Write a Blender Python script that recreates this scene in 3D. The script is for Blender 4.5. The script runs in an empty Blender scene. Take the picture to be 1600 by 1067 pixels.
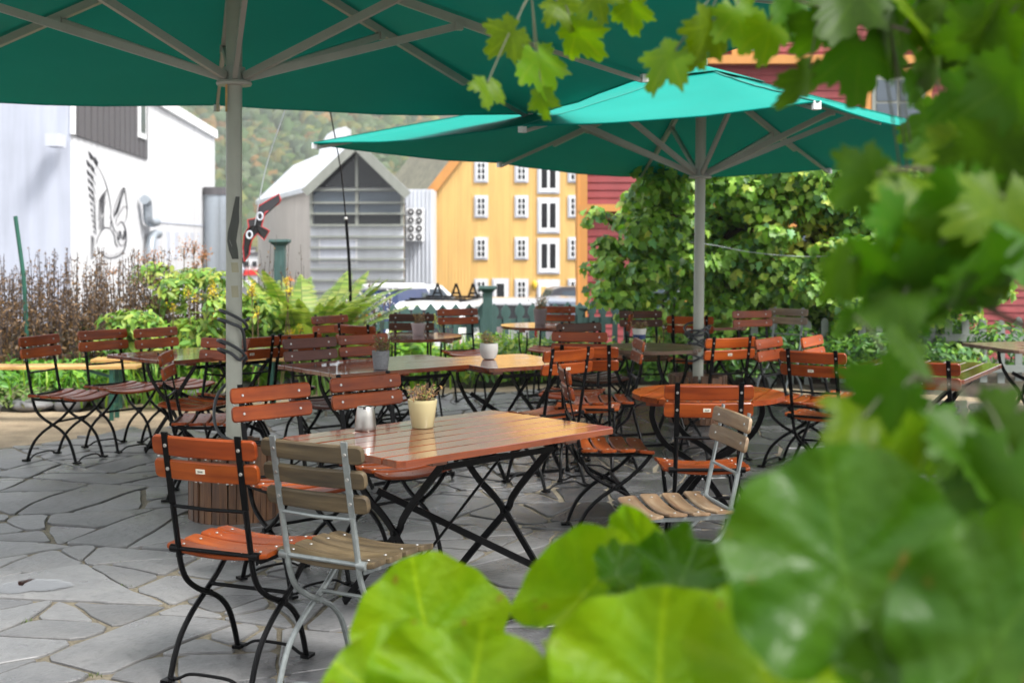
import bpy, math, random
import numpy as np
from mathutils import Vector, Matrix, noise as mnoise

R = math.radians
random.seed(7)
rng = np.random.default_rng(11)
scene = bpy.context.scene
col = scene.collection

# ------------------------------------------------------------------ camera
FPX, CX, HY, CAMH = 1950.0, 800.0, 377.0, 1.55     # focal length and horizon of the 1600 px photograph
cam_data = bpy.data.cameras.new('camera')
cam_data.sensor_width = 36.0
cam_data.lens = FPX / 1600.0 * 36.0
cam_data.shift_y = -(533.5 - HY) / 1600.0
cam_data.clip_start = 0.05
cam_data.clip_end = 3000.0
cam_data.dof.use_dof = True
cam_data.dof.focus_distance = 5.2
cam_data.dof.aperture_fstop = 3.6
cam = bpy.data.objects.new('camera', cam_data)
cam.location = (0, 0, CAMH)
cam.rotation_euler = (R(90), 0, 0)
col.objects.link(cam)
scene.camera = cam

# ------------------------------------------------------------------ sky, sun, exposure (bright overcast after rain)
SUN_EL, SUN_AZ = R(52), R(128)                     # azimuth from +Y towards +X
world = bpy.data.worlds.new('World')
scene.world = world
world.use_nodes = True
wn, wl = world.node_tree.nodes, world.node_tree.links
sky = wn.new('ShaderNodeTexSky')
sky.sky_type = 'NISHITA'
sky.sun_disc = False
sky.sun_elevation = SUN_EL
sky.sun_rotation = SUN_AZ
sky.air_density = 1.0
sky.dust_density = 6.0
sky.ozone_density = 1.0
hsv = wn.new('ShaderNodeHueSaturation')            # cloud takes the blue out of the sky
hsv.inputs['Saturation'].default_value = 0.22
wl.new(sky.outputs['Color'], hsv.inputs['Color'])
cloud = wn.new('ShaderNodeMix')                    # an even cloud layer over the clear sky
cloud.data_type = 'RGBA'
cloud.inputs[0].default_value = 0.55
cloud.inputs[7].default_value = (9.0, 9.3, 9.7, 1.0)
wl.new(hsv.outputs['Color'], cloud.inputs[6])
wl.new(cloud.outputs[2], wn['Background'].inputs['Color'])
wn['Background'].inputs['Strength'].default_value = 0.072
sun_data = bpy.data.lights.new('sun', 'SUN')
sun_data.energy = 1.5
sun_data.angle = R(15)
sun_data.color = (1.0, 0.97, 0.93)
sun = bpy.data.objects.new('sun', sun_data)
sd = Vector((math.sin(SUN_AZ) * math.cos(SUN_EL), math.cos(SUN_AZ) * math.cos(SUN_EL), math.sin(SUN_EL)))
sun.rotation_euler = sd.to_track_quat('Z', 'Y').to_euler()
col.objects.link(sun)
vs = scene.view_settings
vs.view_transform = 'Standard'
vs.look = 'None'
vs.gamma = 1.0
vs.use_curve_mapping = False
vs.exposure = 1.9
scene.render.engine = 'CYCLES'
scene.cycles.use_denoising = True
scene.cycles.max_bounces = 8
scene.cycles.diffuse_bounces = 3
scene.cycles.transmission_bounces = 6
scene.cycles.transparent_max_bounces = 8

# ------------------------------------------------------------------ helpers
def at(px, py, Y):
    """world point at distance Y that the photograph shows at pixel (px, py)"""
    return Vector(((px - CX) / FPX * Y, Y, CAMH - (py - HY) * Y / FPX))

def on(px, py, z=0.0):
    """world point at height z that the photograph shows at pixel (px, py)"""
    Y = FPX * (CAMH - z) / (py - HY)
    return Vector(((px - CX) / FPX * Y, Y, z))

def lin(r, g, b, k=1.0):
    f = lambda c: ((c / 255 + 0.055) / 1.055) ** 2.4 if c > 10 else c / 255 / 12.92
    return (f(r) * k, f(g) * k, f(b) * k, 1.0)

def catmull(pts, n=6):
    pts = [Vector(p) for p in pts]
    if len(pts) < 3:
        return pts
    out = []
    P = [pts[0] * 2 - pts[1]] + pts + [pts[-1] * 2 - pts[-2]]
    for i in range(1, len(P) - 2):
        p0, p1, p2, p3 = P[i - 1], P[i], P[i + 1], P[i + 2]
        for k in range(n):
            t = k / n
            out.append(0.5 * ((2 * p1) + (p2 - p0) * t + (2 * p0 - 5 * p1 + 4 * p2 - p3) * t * t + (3 * p1 - p0 - 3 * p2 + p3) * t ** 3))
    out.append(pts[-1])
    return out

class MB:
    def __init__(s):
        s.v, s.f, s.c = [], [], None
    def add(s, vs_, fs):
        b = len(s.v)
        s.v += [tuple(p) for p in vs_]
        s.f += [tuple(i + b for i in f) for f in fs]
        return s
    def box(s, c, size, M=None, ch=0.0):
        x, y, z = size[0] / 2, size[1] / 2, size[2] / 2
        if ch <= 0:
            pts = [(-x, -y, -z), (x, -y, -z), (x, y, -z), (-x, y, -z), (-x, -y, z), (x, -y, z), (x, y, z), (-x, y, z)]
            fs = [(0, 3, 2, 1), (4, 5, 6, 7), (0, 1, 5, 4), (1, 2, 6, 5), (2, 3, 7, 6), (3, 0, 4, 7)]
        else:   # top edges chamfered
            a, b_ = x - ch, y - ch
            pts = [(-x, -y, -z), (x, -y, -z), (x, y, -z), (-x, y, -z), (-x, -y, z - ch), (x, -y, z - ch), (x, y, z - ch), (-x, y, z - ch), (-a, -b_, z), (a, -b_, z), (a, b_, z), (-a, b_, z)]
            fs = [(0, 3, 2, 1), (0, 1, 5, 4), (1, 2, 6, 5), (2, 3, 7, 6), (3, 0, 4, 7), (4, 5, 9, 8), (5, 6, 10, 9), (6, 7, 11, 10), (7, 4, 8, 11), (8, 9, 10, 11)]
        c = Vector(c)
        pts = [(M @ Vector(p) if M else Vector(p)) + c for p in pts]
        return s.add(pts, fs)
    def sweep(s, path, section, up=None, caps=True, scale=None):
        """section: list of (a, b) offsets along the side and up vectors"""
        path = [Vector(p) for p in path]
        n, m = len(path), len(section)
        vs_, fs = [], []
        ref = Vector(up) if up else None
        for i, p in enumerate(path):
            t = (path[min(i + 1, n - 1)] - path[max(i - 1, 0)]).normalized()
            if up is None:
                if ref is None:
                    ref = Vector((0, 0, 1)) if abs(t.z) < 0.9 else Vector((1, 0, 0))
                side = t.cross(ref).normalized()
                u = side.cross(t).normalized()
                ref = u
            else:
                side = t.cross(ref)
                side = side.normalized() if side.length > 1e-5 else Vector((1, 0, 0))
                u = side.cross(t).normalized()
            k = scale[i] if scale else 1.0
            for a, b in section:
                vs_.append(p + side * a * k + u * b * k)
        for i in range(n - 1):
            for j in range(m):
                j2 = (j + 1) % m
                fs.append((i * m + j, i * m + j2, (i + 1) * m + j2, (i + 1) * m + j))
        if caps:
            fs.append(tuple(reversed(range(m))))
            fs.append(tuple((n - 1) * m + j for j in range(m)))
        return s.add(vs_, fs)
    def tube(s, path, r, sides=8, scale=None, caps=True):
        sec = [(r * math.cos(2 * math.pi * k / sides), r * math.sin(2 * math.pi * k / sides)) for k in range(sides)]
        return s.sweep(path, sec, None, caps, scale)
    def bar(s, path, w, t, up=(0, 0, 1)):
        return s.sweep(path, [(-w / 2, -t / 2), (w / 2, -t / 2), (w / 2, t / 2), (-w / 2, t / 2)], up)
    def lathe(s, prof, n=24, c=(0, 0, 0)):
        vs_, fs = [], []
        for r, z in prof:
            for k in range(n):
                a = 2 * math.pi * k / n
                vs_.append((c[0] + r * math.cos(a), c[1] + r * math.sin(a), c[2] + z))
        for i in range(len(prof) - 1):
            for k in range(n):
                k2 = (k + 1) % n
                fs.append((i * n + k, i * n + k2, (i + 1) * n + k2, (i + 1) * n + k))
        fs.append(tuple(reversed(range(n))))
        fs.append(tuple((len(prof) - 1) * n + k for k in range(n)))
        return s.add(vs_, fs)
    def prism(s, poly, z0, z1):
        n = len(poly)
        vs_ = [(p[0], p[1], z0) for p in poly] + [(p[0], p[1], z1) for p in poly]
        fs = [tuple(reversed(range(n))), tuple(range(n, 2 * n))] + [(i, (i + 1) % n, n + (i + 1) % n, n + i) for i in range(n)]
        return s.add(vs_, fs)
    def sphere(s, c, r, nu=8, nv=5, sz=1.0):
        c = Vector(c)
        vs_ = [c + Vector((0, 0, -r * sz))]
        for i in range(1, nv):
            a = math.pi * i / nv
            for k in range(nu):
                b = 2 * math.pi * k / nu
                vs_.append(c + Vector((r * math.sin(a) * math.cos(b), r * math.sin(a) * math.sin(b), -r * sz * math.cos(a))))
        vs_.append(c + Vector((0, 0, r * sz)))
        fs = [(0, 1 + (k + 1) % nu, 1 + k) for k in range(nu)]
        for i in range(nv - 2):
            for k in range(nu):
                a, b = 1 + i * nu, 1 + (i + 1) * nu
                fs.append((a + k, a + (k + 1) % nu, b + (k + 1) % nu, b + k))
        l = 1 + (nv - 2) * nu
        fs += [(l + k, l + (k + 1) % nu, len(vs_) - 1) for k in range(nu)]
        return s.add(vs_, fs)
    def mesh(s, name, mat, smooth=False):
        me = bpy.data.meshes.new(name)
        me.from_pydata(s.v, [], s.f)
        if smooth:
            me.polygons.foreach_set('use_smooth', [True] * len(me.polygons))
            if smooth != 'all':
                me.set_sharp_from_angle(angle=R(38))
        if mat:
            me.materials.append(mat)
        return me
    def build(s, name, mat, parent=None, smooth=False):
        return obj(name, s.mesh(name, mat, smooth), parent)

def obj(name, me, parent=None):
    o = bpy.data.objects.new(name, me)
    col.objects.link(o)
    if parent:
        o.parent = parent
    return o

def tag(o, label=None, cat=None, group=None, kind=None):
    if label: o['label'] = label
    if cat: o['category'] = cat
    if group: o['group'] = group
    if kind: o['kind'] = kind
    return o

def thing(name, label, cat, loc=(0, 0, 0), rz=0.0, group=None):
    o = bpy.data.objects.new(name, None)
    o.empty_display_size = 0.1
    col.objects.link(o)
    o.location = loc
    o.rotation_euler = (0, 0, rz)
    return tag(o, label, cat, group)

def head(fx, fy):
    return math.atan2(-fx, fy)

def arrays_mesh(name, verts, tris, mat, colors=None, smooth=False):
    me = bpy.data.meshes.new(name)
    nv, nf = len(verts), len(tris)
    me.vertices.add(nv)
    me.vertices.foreach_set('co', np.asarray(verts, dtype=np.float32).ravel())
    k = tris.shape[1]
    me.loops.add(nf * k)
    me.loops.foreach_set('vertex_index', np.asarray(tris, dtype=np.int32).ravel())
    me.polygons.add(nf)
    me.polygons.foreach_set('loop_start', np.arange(0, nf * k, k, dtype=np.int32))
    me.polygons.foreach_set('loop_total', np.full(nf, k, dtype=np.int32))
    me.update(calc_edges=True)
    if colors is not None:
        a = me.color_attributes.new('tint', 'FLOAT_COLOR', 'POINT')
        a.data.foreach_set('color', np.asarray(colors, dtype=np.float32).ravel())
    if smooth:
        me.polygons.foreach_set('use_smooth', np.ones(nf, dtype=bool))
    me.materials.append(mat)
    me.validate()
    return me

# ------------------------------------------------------------------ materials
class NT:
    def __init__(s, name):
        s.m = bpy.data.materials.new(name)
        s.m.use_nodes = True
        s.n, s.l = s.m.node_tree.nodes, s.m.node_tree.links
        s.b = s.n['Principled BSDF']
    def new(s, t, **kw):
        x = s.n.new(t)
        for k, v in kw.items():
            if k in x.inputs: x.inputs[k].default_value = v
            else: setattr(x, k, v)
        return x
    def link(s, a, b): s.l.new(a, b)
    def coords(s, scale=(1, 1, 1), kind='Object'):
        tc = s.new('ShaderNodeTexCoord')
        mp = s.new('ShaderNodeMapping')
        mp.inputs['Scale'].default_value = scale
        s.link(tc.outputs[kind], mp.inputs['Vector'])
        return mp.outputs['Vector']
    def noise(s, vec, scale, detail=4, rough=0.55):
        x = s.new('ShaderNodeTexNoise')
        x.inputs['Scale'].default_value = scale
        x.inputs['Detail'].default_value = detail
        x.inputs['Roughness'].default_value = rough
        if vec is not None: s.link(vec, x.inputs['Vector'])
        return x.outputs['Fac']
    def ramp(s, fac, stops):
        r = s.new('ShaderNodeValToRGB')
        e = r.color_ramp.elements
        while len(e) < len(stops): e.new(0.5)
        for i, (p, c) in enumerate(stops):
            e[i].position = p
            e[i].color = c if len(c) == 4 else (*c, 1)
        s.link(fac, r.inputs['Fac'])
        return r.outputs['Color']
    def rng(s, fac, a, b, c=0.0, d=1.0):
        r = s.new('ShaderNodeMapRange')
        r.inputs['From Min'].default_value = c
        r.inputs['From Max'].default_value = d
        r.inputs['To Min'].default_value = a
        r.inputs['To Max'].default_value = b
        s.link(fac, r.inputs['Value'])
        return r.outputs['Result']
    def mix(s, fac, a, b, mode='MIX'):
        x = s.new('ShaderNodeMix', data_type='RGBA', blend_type=mode)
        for i, v in ((0, fac), (6, a), (7, b)):
            if hasattr(v, 'is_output') or isinstance(v, bpy.types.NodeSocket): s.link(v, x.inputs[i])
            else: x.inputs[i].default_value = v if i == 0 or len(v) == 4 else (*v, 1)
        return x.outputs[2]
    def bump(s, h, strength=0.3, dist=0.01):
        x = s.new('ShaderNodeBump')
        x.inputs['Strength'].default_value = strength
        x.inputs['Distance'].default_value = dist
        s.link(h, x.inputs['Height'])
        s.link(x.outputs['Normal'], s.b.inputs['Normal'])
    def set(s, **kw):
        for k, v in kw.items():
            k = k.replace('_', ' ')
            if isinstance(v, bpy.types.NodeSocket): s.link(v, s.b.inputs[k])
            else: s.b.inputs[k].default_value = v if not (isinstance(v, tuple) and len(v) == 3) else (*v, 1)
    def orand(s):
        return s.new('ShaderNodeObjectInfo').outputs['Random']

def plain(name, c, rough=0.5, metal=0.0, var=0.12, bump=0.0, scale=12, coat=0.0, spec=0.5):
    t = NT(name)
    v = t.coords()
    n = t.noise(v, scale, 5)
    k = t.rng(n, 1 - var * 2, 1 + var * 2)
    cc = t.new('ShaderNodeHueSaturation')
    cc.inputs['Color'].default_value = c if len(c) == 4 else (*c, 1)
    t.link(k, cc.inputs['Value'])
    t.set(Base_Color=cc.outputs['Color'], Roughness=t.rng(n, rough * 0.8, min(1, rough * 1.2)), Metallic=metal, Coat_Weight=coat, Coat_Roughness=0.12, Specular_IOR_Level=spec)
    if bump: t.bump(t.noise(v, scale * 6, 4), bump, 0.01)
    return t.m

def wood(name, dark, mid, light, rough=0.35, coat=0.0, grain=1.0, bump=0.15, axis=0, var=0.25, spec=0.5, hue=0.0):
    t = NT(name)
    sc = [30 * grain] * 3
    sc[axis] = 2.2 * grain
    info = t.new('ShaderNodeObjectInfo')
    tc = t.new('ShaderNodeTexCoord')
    add = t.new('ShaderNodeVectorMath', operation='ADD')
    sc2 = t.new('ShaderNodeVectorMath', operation='SCALE')
    t.link(info.outputs['Random'], sc2.inputs['Scale'])
    sc2.inputs[0].default_value = (7.3, 11.7, 5.1)
    t.link(tc.outputs['Object'], add.inputs[0])
    t.link(sc2.outputs['Vector'], add.inputs[1])
    mp = t.new('ShaderNodeMapping')
    mp.inputs['Scale'].default_value = sc
    t.link(add.outputs['Vector'], mp.inputs['Vector'])
    n = t.noise(mp.outputs['Vector'], 1.0, 6, 0.62)
    big = t.noise(add.outputs['Vector'], 4.0, 3)
    c = t.ramp(n, [(0.28, dark), (0.5, mid), (0.74, light)])
    h = t.new('ShaderNodeHueSaturation')
    t.link(c, h.inputs['Color'])
    m = t.new('ShaderNodeMath', operation='MULTIPLY')
    t.link(t.rng(info.outputs['Random'], 1 - var, 1 + var), m.inputs[0])
    t.link(t.rng(big, 0.68, 1.22, 0.3, 0.7), m.inputs[1])
    t.link(m.outputs[0], h.inputs['Value'])
    if hue:
        t.link(t.rng(info.outputs['Random'], 0.5 - hue, 0.5 + hue), h.inputs['Hue'])
    t.set(Base_Color=h.outputs['Color'], Roughness=t.rng(big, rough * 0.7, rough * 1.35, 0.3, 0.7), Coat_Weight=coat, Coat_Roughness=0.08, Specular_IOR_Level=spec)
    t.bump(n, bump, 0.004)
    return t.m

def leafmat(name, trans=0.35, rough=0.42, tint=True, c=None, veins=False, spec=0.45):
    t = NT(name)
    if tint:
        a = t.new('ShaderNodeVertexColor', layer_name='tint')
        base = a.outputs['Color']
    else:
        info = t.new('ShaderNodeObjectInfo')
        h = t.new('ShaderNodeHueSaturation')
        h.inputs['Color'].default_value = (*c, 1) if len(c) == 3 else c
        t.link(t.rng(info.outputs['Random'], 0.72, 1.3), h.inputs['Value'])
        t.link(t.rng(info.outputs['Random'], 0.485, 0.515), h.inputs['Hue'])
        base = h.outputs['Color']
        n = t.noise(t.coords(), 14, 4)
        base = t.mix(t.rng(n, 0.0, 0.45, 0.35, 0.75), base, (c[0] * 1.5, c[1] * 1.25, c[2] * 0.9), 'MIX')
        if veins:
            v = t.new('ShaderNodeVertexColor', layer_name='tint')
            base = t.mix(v.outputs['Color'], base, (min(1, c[0] * 2.1), min(1, c[1] * 1.5), c[2] * 2.2))
    t.set(Base_Color=base, Roughness=rough, Specular_IOR_Level=spec)
    tr = t.new('ShaderNodeBsdfTranslucent')
    br = t.new('ShaderNodeHueSaturation')
    br.inputs['Value'].default_value = 1.5
    br.inputs['Saturation'].default_value = 1.1
    t.link(base, br.inputs['Color'])
    t.link(br.outputs['Color'], tr.inputs['Color'])
    mx = t.new('ShaderNodeMixShader')
    mx.inputs['Fac'].default_value = trans
    t.link(t.b.outputs['BSDF'], mx.inputs[1])
    t.link(tr.outputs['BSDF'], mx.inputs[2])
    t.link(mx.outputs['Shader'], t.n['Material Output'].inputs['Surface'])
    return t.m

M = {}
M['red'] = wood('varnished_wood', (0.11, 0.017, 0.0025), (0.195, 0.035, 0.004), (0.265, 0.056, 0.007), 0.36, 0.05, 1.0, 0.08, var=0.12, spec=0.22, hue=0.003)
M['redd'] = wood('deep_red_wood', (0.145, 0.022, 0.003), (0.25, 0.043, 0.005), (0.335, 0.067, 0.008), 0.36, 0.03, 1.0, 0.05, var=0.14, spec=0.25, hue=0.003)
M['redtop'] = wood('varnished_table_wood', (0.085, 0.015, 0.005), (0.14, 0.027, 0.008), (0.19, 0.042, 0.012), 0.11, 1.0, 1.0, 0.05, var=0.12)
M['weather'] = wood('weathered_wood', (0.014, 0.009, 0.004), (0.068, 0.046, 0.020), (0.15, 0.108, 0.052), 0.65, 0.0, 0.7, 0.6, var=0.15)
M['pale'] = wood('pale_weathered_wood', (0.10, 0.045, 0.018), (0.20, 0.125, 0.065), (0.30, 0.23, 0.15), 0.5, 0.1, 0.9, 0.3, var=0.12)
M['mauve'] = wood('faded_brown_wood', (0.085, 0.032, 0.025), (0.13, 0.05, 0.038), (0.165, 0.068, 0.052), 0.5, 0.0, 1.0, 0.05, var=0.08, spec=.25)
M['darkw'] = wood('dark_brown_wood', (0.04, 0.013, 0.006), (0.075, 0.024, 0.011), (0.11, 0.038, 0.017), 0.45, 0.0, 1.0, 0.05, var=0.1, spec=.2)
M['greyw'] = wood('grey_brown_wood', (0.06, 0.032, 0.02), (0.12, 0.065, 0.04), (0.18, 0.105, 0.065), 0.35, 0.3, 1.0, 0.2, var=0.12)
M['ywood'] = wood('yellow_varnished_wood', (0.42, 0.22, 0.06), (0.55, 0.32, 0.10), (0.65, 0.42, 0.16), 0.35, 0.3, 0.7, 0.05, var=0.08)
M['post'] = wood('dark_stake_wood', (0.035, 0.014, 0.006), (0.10, 0.042, 0.016), (0.17, 0.085, 0.035), 0.55, 0.1, 1.4, 0.5, axis=2, var=0.3)
M['black'] = plain('black_painted_steel', (0.003, 0.003, 0.0033), 0.36, 0.0, 0.15, 0.05, 30, spec=0.09)
M['galv'] = plain('galvanised_steel', (0.22, 0.24, 0.235), 0.42, 0.45, 0.2, 0.1, 40)
M['steel'] = plain('brushed_steel', (0.36, 0.34, 0.31), 0.33, 1.0, 0.08, 0.0, 30)
M['screw'] = plain('zinc_screw', (0.42, 0.41, 0.39), 0.35, 0.9, 0.05)
M['plate'] = plain('cream_plate', (0.62, 0.58, 0.48), 0.4)
M['ink'] = plain('dark_print', (0.03, 0.03, 0.03), 0.5)
M['pole'] = plain('putty_painted_pole', (0.36, 0.36, 0.30), 0.38, 0.0, 0.07, 0.02, 6)
M['rib'] = plain('aluminium_rib', (0.40, 0.39, 0.35), 0.4, 0.15, 0.06, 0.02, 8)
M['rubber'] = plain('grey_black_cable', (0.035, 0.036, 0.04), 0.45)
M['greenp'] = plain('green_painted_steel', (0.015, 0.09, 0.06), 0.4)
# ================================================================== setting: patio, ground, street, hill
def slate():
    t = NT('wet_slate')
    info = t.new('ShaderNodeObjectInfo')
    w = t.coords((1, 1, 1), 'Object')
    n1 = t.noise(w, 2.2, 6, 0.6)
    n2 = t.noise(w, 26, 6, 0.65)
    n3 = t.noise(w, 1.1, 3)
    c = t.ramp(n1, [(0.3, (0.092, 0.092, 0.094)), (0.55, (0.148, 0.147, 0.147)), (0.8, (0.205, 0.2, 0.194))])
    h = t.new('ShaderNodeHueSaturation')
    t.link(c, h.inputs['Color'])
    t.link(t.rng(info.outputs['Random'], 0.78, 1.28), h.inputs['Value'])
    c2 = t.mix(t.rng(n2, 0.0, 0.5, 0.52, 0.78), h.outputs['Color'], (0.045, 0.044, 0.045))
    geo = t.new('ShaderNodeNewGeometry')           # rain soaked patches, with parasol shade painted in as darkening towards the right
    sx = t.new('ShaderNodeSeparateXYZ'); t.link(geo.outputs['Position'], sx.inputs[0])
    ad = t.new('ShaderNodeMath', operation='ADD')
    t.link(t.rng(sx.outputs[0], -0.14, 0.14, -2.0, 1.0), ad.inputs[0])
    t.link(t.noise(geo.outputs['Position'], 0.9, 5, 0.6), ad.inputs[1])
    soak_shade = t.rng(ad.outputs[0], 0.0, 1.0, 0.44, 0.60)
    c3 = t.mix(t.rng(soak_shade, 0.0, 0.72), c2, (0.026, 0.028, 0.032))
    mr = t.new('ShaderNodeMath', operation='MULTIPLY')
    t.link(t.rng(n3, 0.26, 0.58, 0.38, 0.62), mr.inputs[0]); t.link(t.rng(soak_shade, 1.0, 0.42), mr.inputs[1])
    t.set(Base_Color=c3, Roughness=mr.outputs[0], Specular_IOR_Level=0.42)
    mu = t.new('ShaderNodeMath', operation='ADD')
    t.link(t.rng(n2, 0, 1), mu.inputs[0])
    t.link(t.rng(t.noise(w, 6, 5), 0, 2.0), mu.inputs[1])
    t.bump(mu.outputs[0], 0.55, 0.008)
    return t.m
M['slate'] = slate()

def earth(name, a, b, c, scale, bump=0.6, rough=0.9):
    t = NT(name)
    w = t.coords()
    n = t.noise(w, scale, 8, 0.7)
    n2 = t.noise(w, scale * 0.06, 3)
    k = t.ramp(n, [(0.3, a), (0.5, b), (0.72, c)])
    h = t.new('ShaderNodeHueSaturation')
    t.link(k, h.inputs['Color'])
    t.link(t.rng(n2, 0.75, 1.25, 0.3, 0.7), h.inputs['Value'])
    t.set(Base_Color=h.outputs['Color'], Roughness=rough)
    t.bump(n, bump, 0.02)
    return t.m
M['joint'] = earth('sandy_joint', (0.085, 0.07, 0.048), (0.17, 0.145, 0.10), (0.25, 0.22, 0.16), 60)
M['gravel'] = earth('tan_gravel', (0.20, 0.145, 0.085), (0.34, 0.26, 0.165), (0.45, 0.37, 0.26), 70, 0.8)
M['soil'] = earth('dark_soil', (0.02, 0.016, 0.011), (0.045, 0.035, 0.022), (0.09, 0.07, 0.045), 24)
M['asphalt'] = earth('asphalt', (0.035, 0.036, 0.038), (0.05, 0.05, 0.052), (0.075, 0.075, 0.075), 30, 0.3, 0.6)

BACK = [(-9.0, 8.0), (-3.95, 9.35), (-3.1, 10.3), (-2.2, 11.6), (-1.0, 12.6), (0.4, 13.2), (2.2, 13.0), (4.2, 12.3), (7.5, 11.4)]
def back_y(x, dy=0.0):
    for (x0, y0), (x1, y1) in zip(BACK, BACK[1:]):
        if x0 <= x <= x1:
            return y0 + (y1 - y0) * (x - x0) / (x1 - x0) + dy
    return 9.0

# ground sheet reaching the horizon, with the garden terrace cut in above it
g = MB()
g.add([(-2500, -60, -2.45), (2500, -60, -2.45), (2500, 2600, -2.45), (-2500, 2600, -2.45)], [(0, 1, 2, 3)])
tag(g.build('ground', M['asphalt']), kind='structure')
# garden terrace: a thick block of soil on which patio, path and beds lie
t_ = MB()
xs = [-16 + i for i in range(35)]
top = [(x, -4.0) for x in xs] + [(x, 16.9) for x in reversed(xs)]
t_.prism(top, -2.4, -0.045)
tag(t_.build('garden_terrace', M['soil']), kind='structure')
# bank falling from the terrace to the street
b_ = MB()
bv, bf = [], []
for i, x in enumerate(xs):
    for j, (dy, z) in enumerate(((-0.2, -0.05), (0.4, -0.25), (1.2, -0.9), (2.4, -1.8), (3.6, -2.5))):
        bv.append((x, 16.9 + dy + random.uniform(-.1, .1), z - 0.004))
for i in range(len(xs) - 1):
    for j in range(4):
        a = i * 5 + j
        bf.append((a, a + 5, a + 6, a + 1))
b_.add(bv, bf)
tag(b_.build('terrain_bank', M['soil'], smooth='all'), kind='structure')

# gravel path behind the patio
gp = MB()
xs2 = [-9 + 0.25 * i for i in range(int(16.5 / 0.25) + 1)]
def path_w(x):
    return 2.3 if x < -2.8 else max(0.55, 2.3 - (x + 2.8) * 0.75)
pv = [(x, back_y(x, -0.5), -0.030) for x in xs2] + [(x, back_y(x, path_w(x)) + 0.08 * math.sin(x * 5) + 0.05 * math.sin(x * 13), -0.028) for x in xs2]
n_ = len(xs2)
gp.add(pv, [(i, i + 1, n_ + i + 1, n_ + i) for i in range(n_ - 1)])
tag(gp.build('gravel_path', M['gravel']), kind='structure')

# patio: joint bed with every flagstone a piece of its own
pb = MB()
pv = [(x, -3.0, -0.011) for x in xs2] + [(x, back_y(x) - 0.03, -0.011) for x in xs2]
pb.add(pv, [(i, i + 1, n_ + i + 1, n_ + i) for i in range(n_ - 1)])
patio = tag(pb.build('patio', M['joint']), kind='structure')

def split_poly(poly, p, d):
    a, b = [], []
    nrm = Vector((-d.y, d.x))
    n = len(poly)
    for i in range(n):
        u, v = poly[i], poly[(i + 1) % n]
        su, sv = (u - p).dot(nrm), (v - p).dot(nrm)
        if su >= 0: a.append(u)
        if su <= 0: b.append(u)
        if su * sv < 0:
            w = u + (v - u) * (su / (su - sv))
            a.append(w); b.append(w)
    return a, b

def area(poly):
    return abs(sum(poly[i].x * poly[(i + 1) % len(poly)].y - poly[(i + 1) % len(poly)].x * poly[i].y for i in range(len(poly)))) / 2

def inset(poly, d):
    out = list(poly)
    cen = sum(poly, Vector((0, 0))) / len(poly)
    n = len(poly)
    for i in range(n):
        u, v = poly[i], poly[(i + 1) % n]
        e = v - u
        if e.length < 1e-4: continue
        nr = Vector((-e.y, e.x)).normalized()
        if nr.dot(cen - u) < 0: nr = -nr
        p = u + nr * d
        res = []
        for k in range(len(out)):
            a, b = out[k], out[(k + 1) % len(out)]
            sa, sb = (a - p).dot(nr), (b - p).dot(nr)
            if sa >= 0: res.append(a)
            if sa * sb < 0: res.append(a + (b - a) * (sa / (sa - sb)))
        out = res
        if len(out) < 3: return None
    return out

srnd = random.Random(21)
cells = []
def crack(poly, depth=0):
    A = area(poly)
    y = sum(p.y for p in poly) / len(poly)
    lim = srnd.choice((0.05, 0.13, 0.19, 0.26, 0.36))
    if A < lim or depth > 12:
        cells.append(poly); return
    # split across the longer axis, at a skewed angle
    cen = sum(poly, Vector((0, 0))) / len(poly)
    best = max(((poly[i] - poly[j]) for i in range(len(poly)) for j in range(i)), key=lambda v: v.length)
    ang = math.atan2(best.y, best.x) + math.pi / 2 + srnd.gauss(0, 0.38)
    p = cen + best * srnd.uniform(-0.17, 0.17)
    a, b = split_poly(poly, p, Vector((math.cos(ang), math.sin(ang))))
    if len(a) < 3 or len(b) < 3 or min(area(a), area(b)) < 0.02:
        cells.append(poly); return
    crack(a, depth + 1); crack(b, depth + 1)
crack([Vector(p) for p in ((-6.5, 2.9), (6.6, 2.9), (6.6, 13.6), (-6.5, 13.6))])

def wob(p):
    q = Vector((p.x * 1.7, p.y * 1.7, 0.3))
    q2 = Vector((p.x * 6.0, p.y * 6.0, 4.3))
    return Vector((p.x + 0.085 * mnoise.noise(q) + 0.022 * mnoise.noise(q2), p.y + 0.085 * mnoise.noise(q + Vector((9, 4, 2))) + 0.022 * mnoise.noise(q2 + Vector((3, 8, 1)))))

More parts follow.
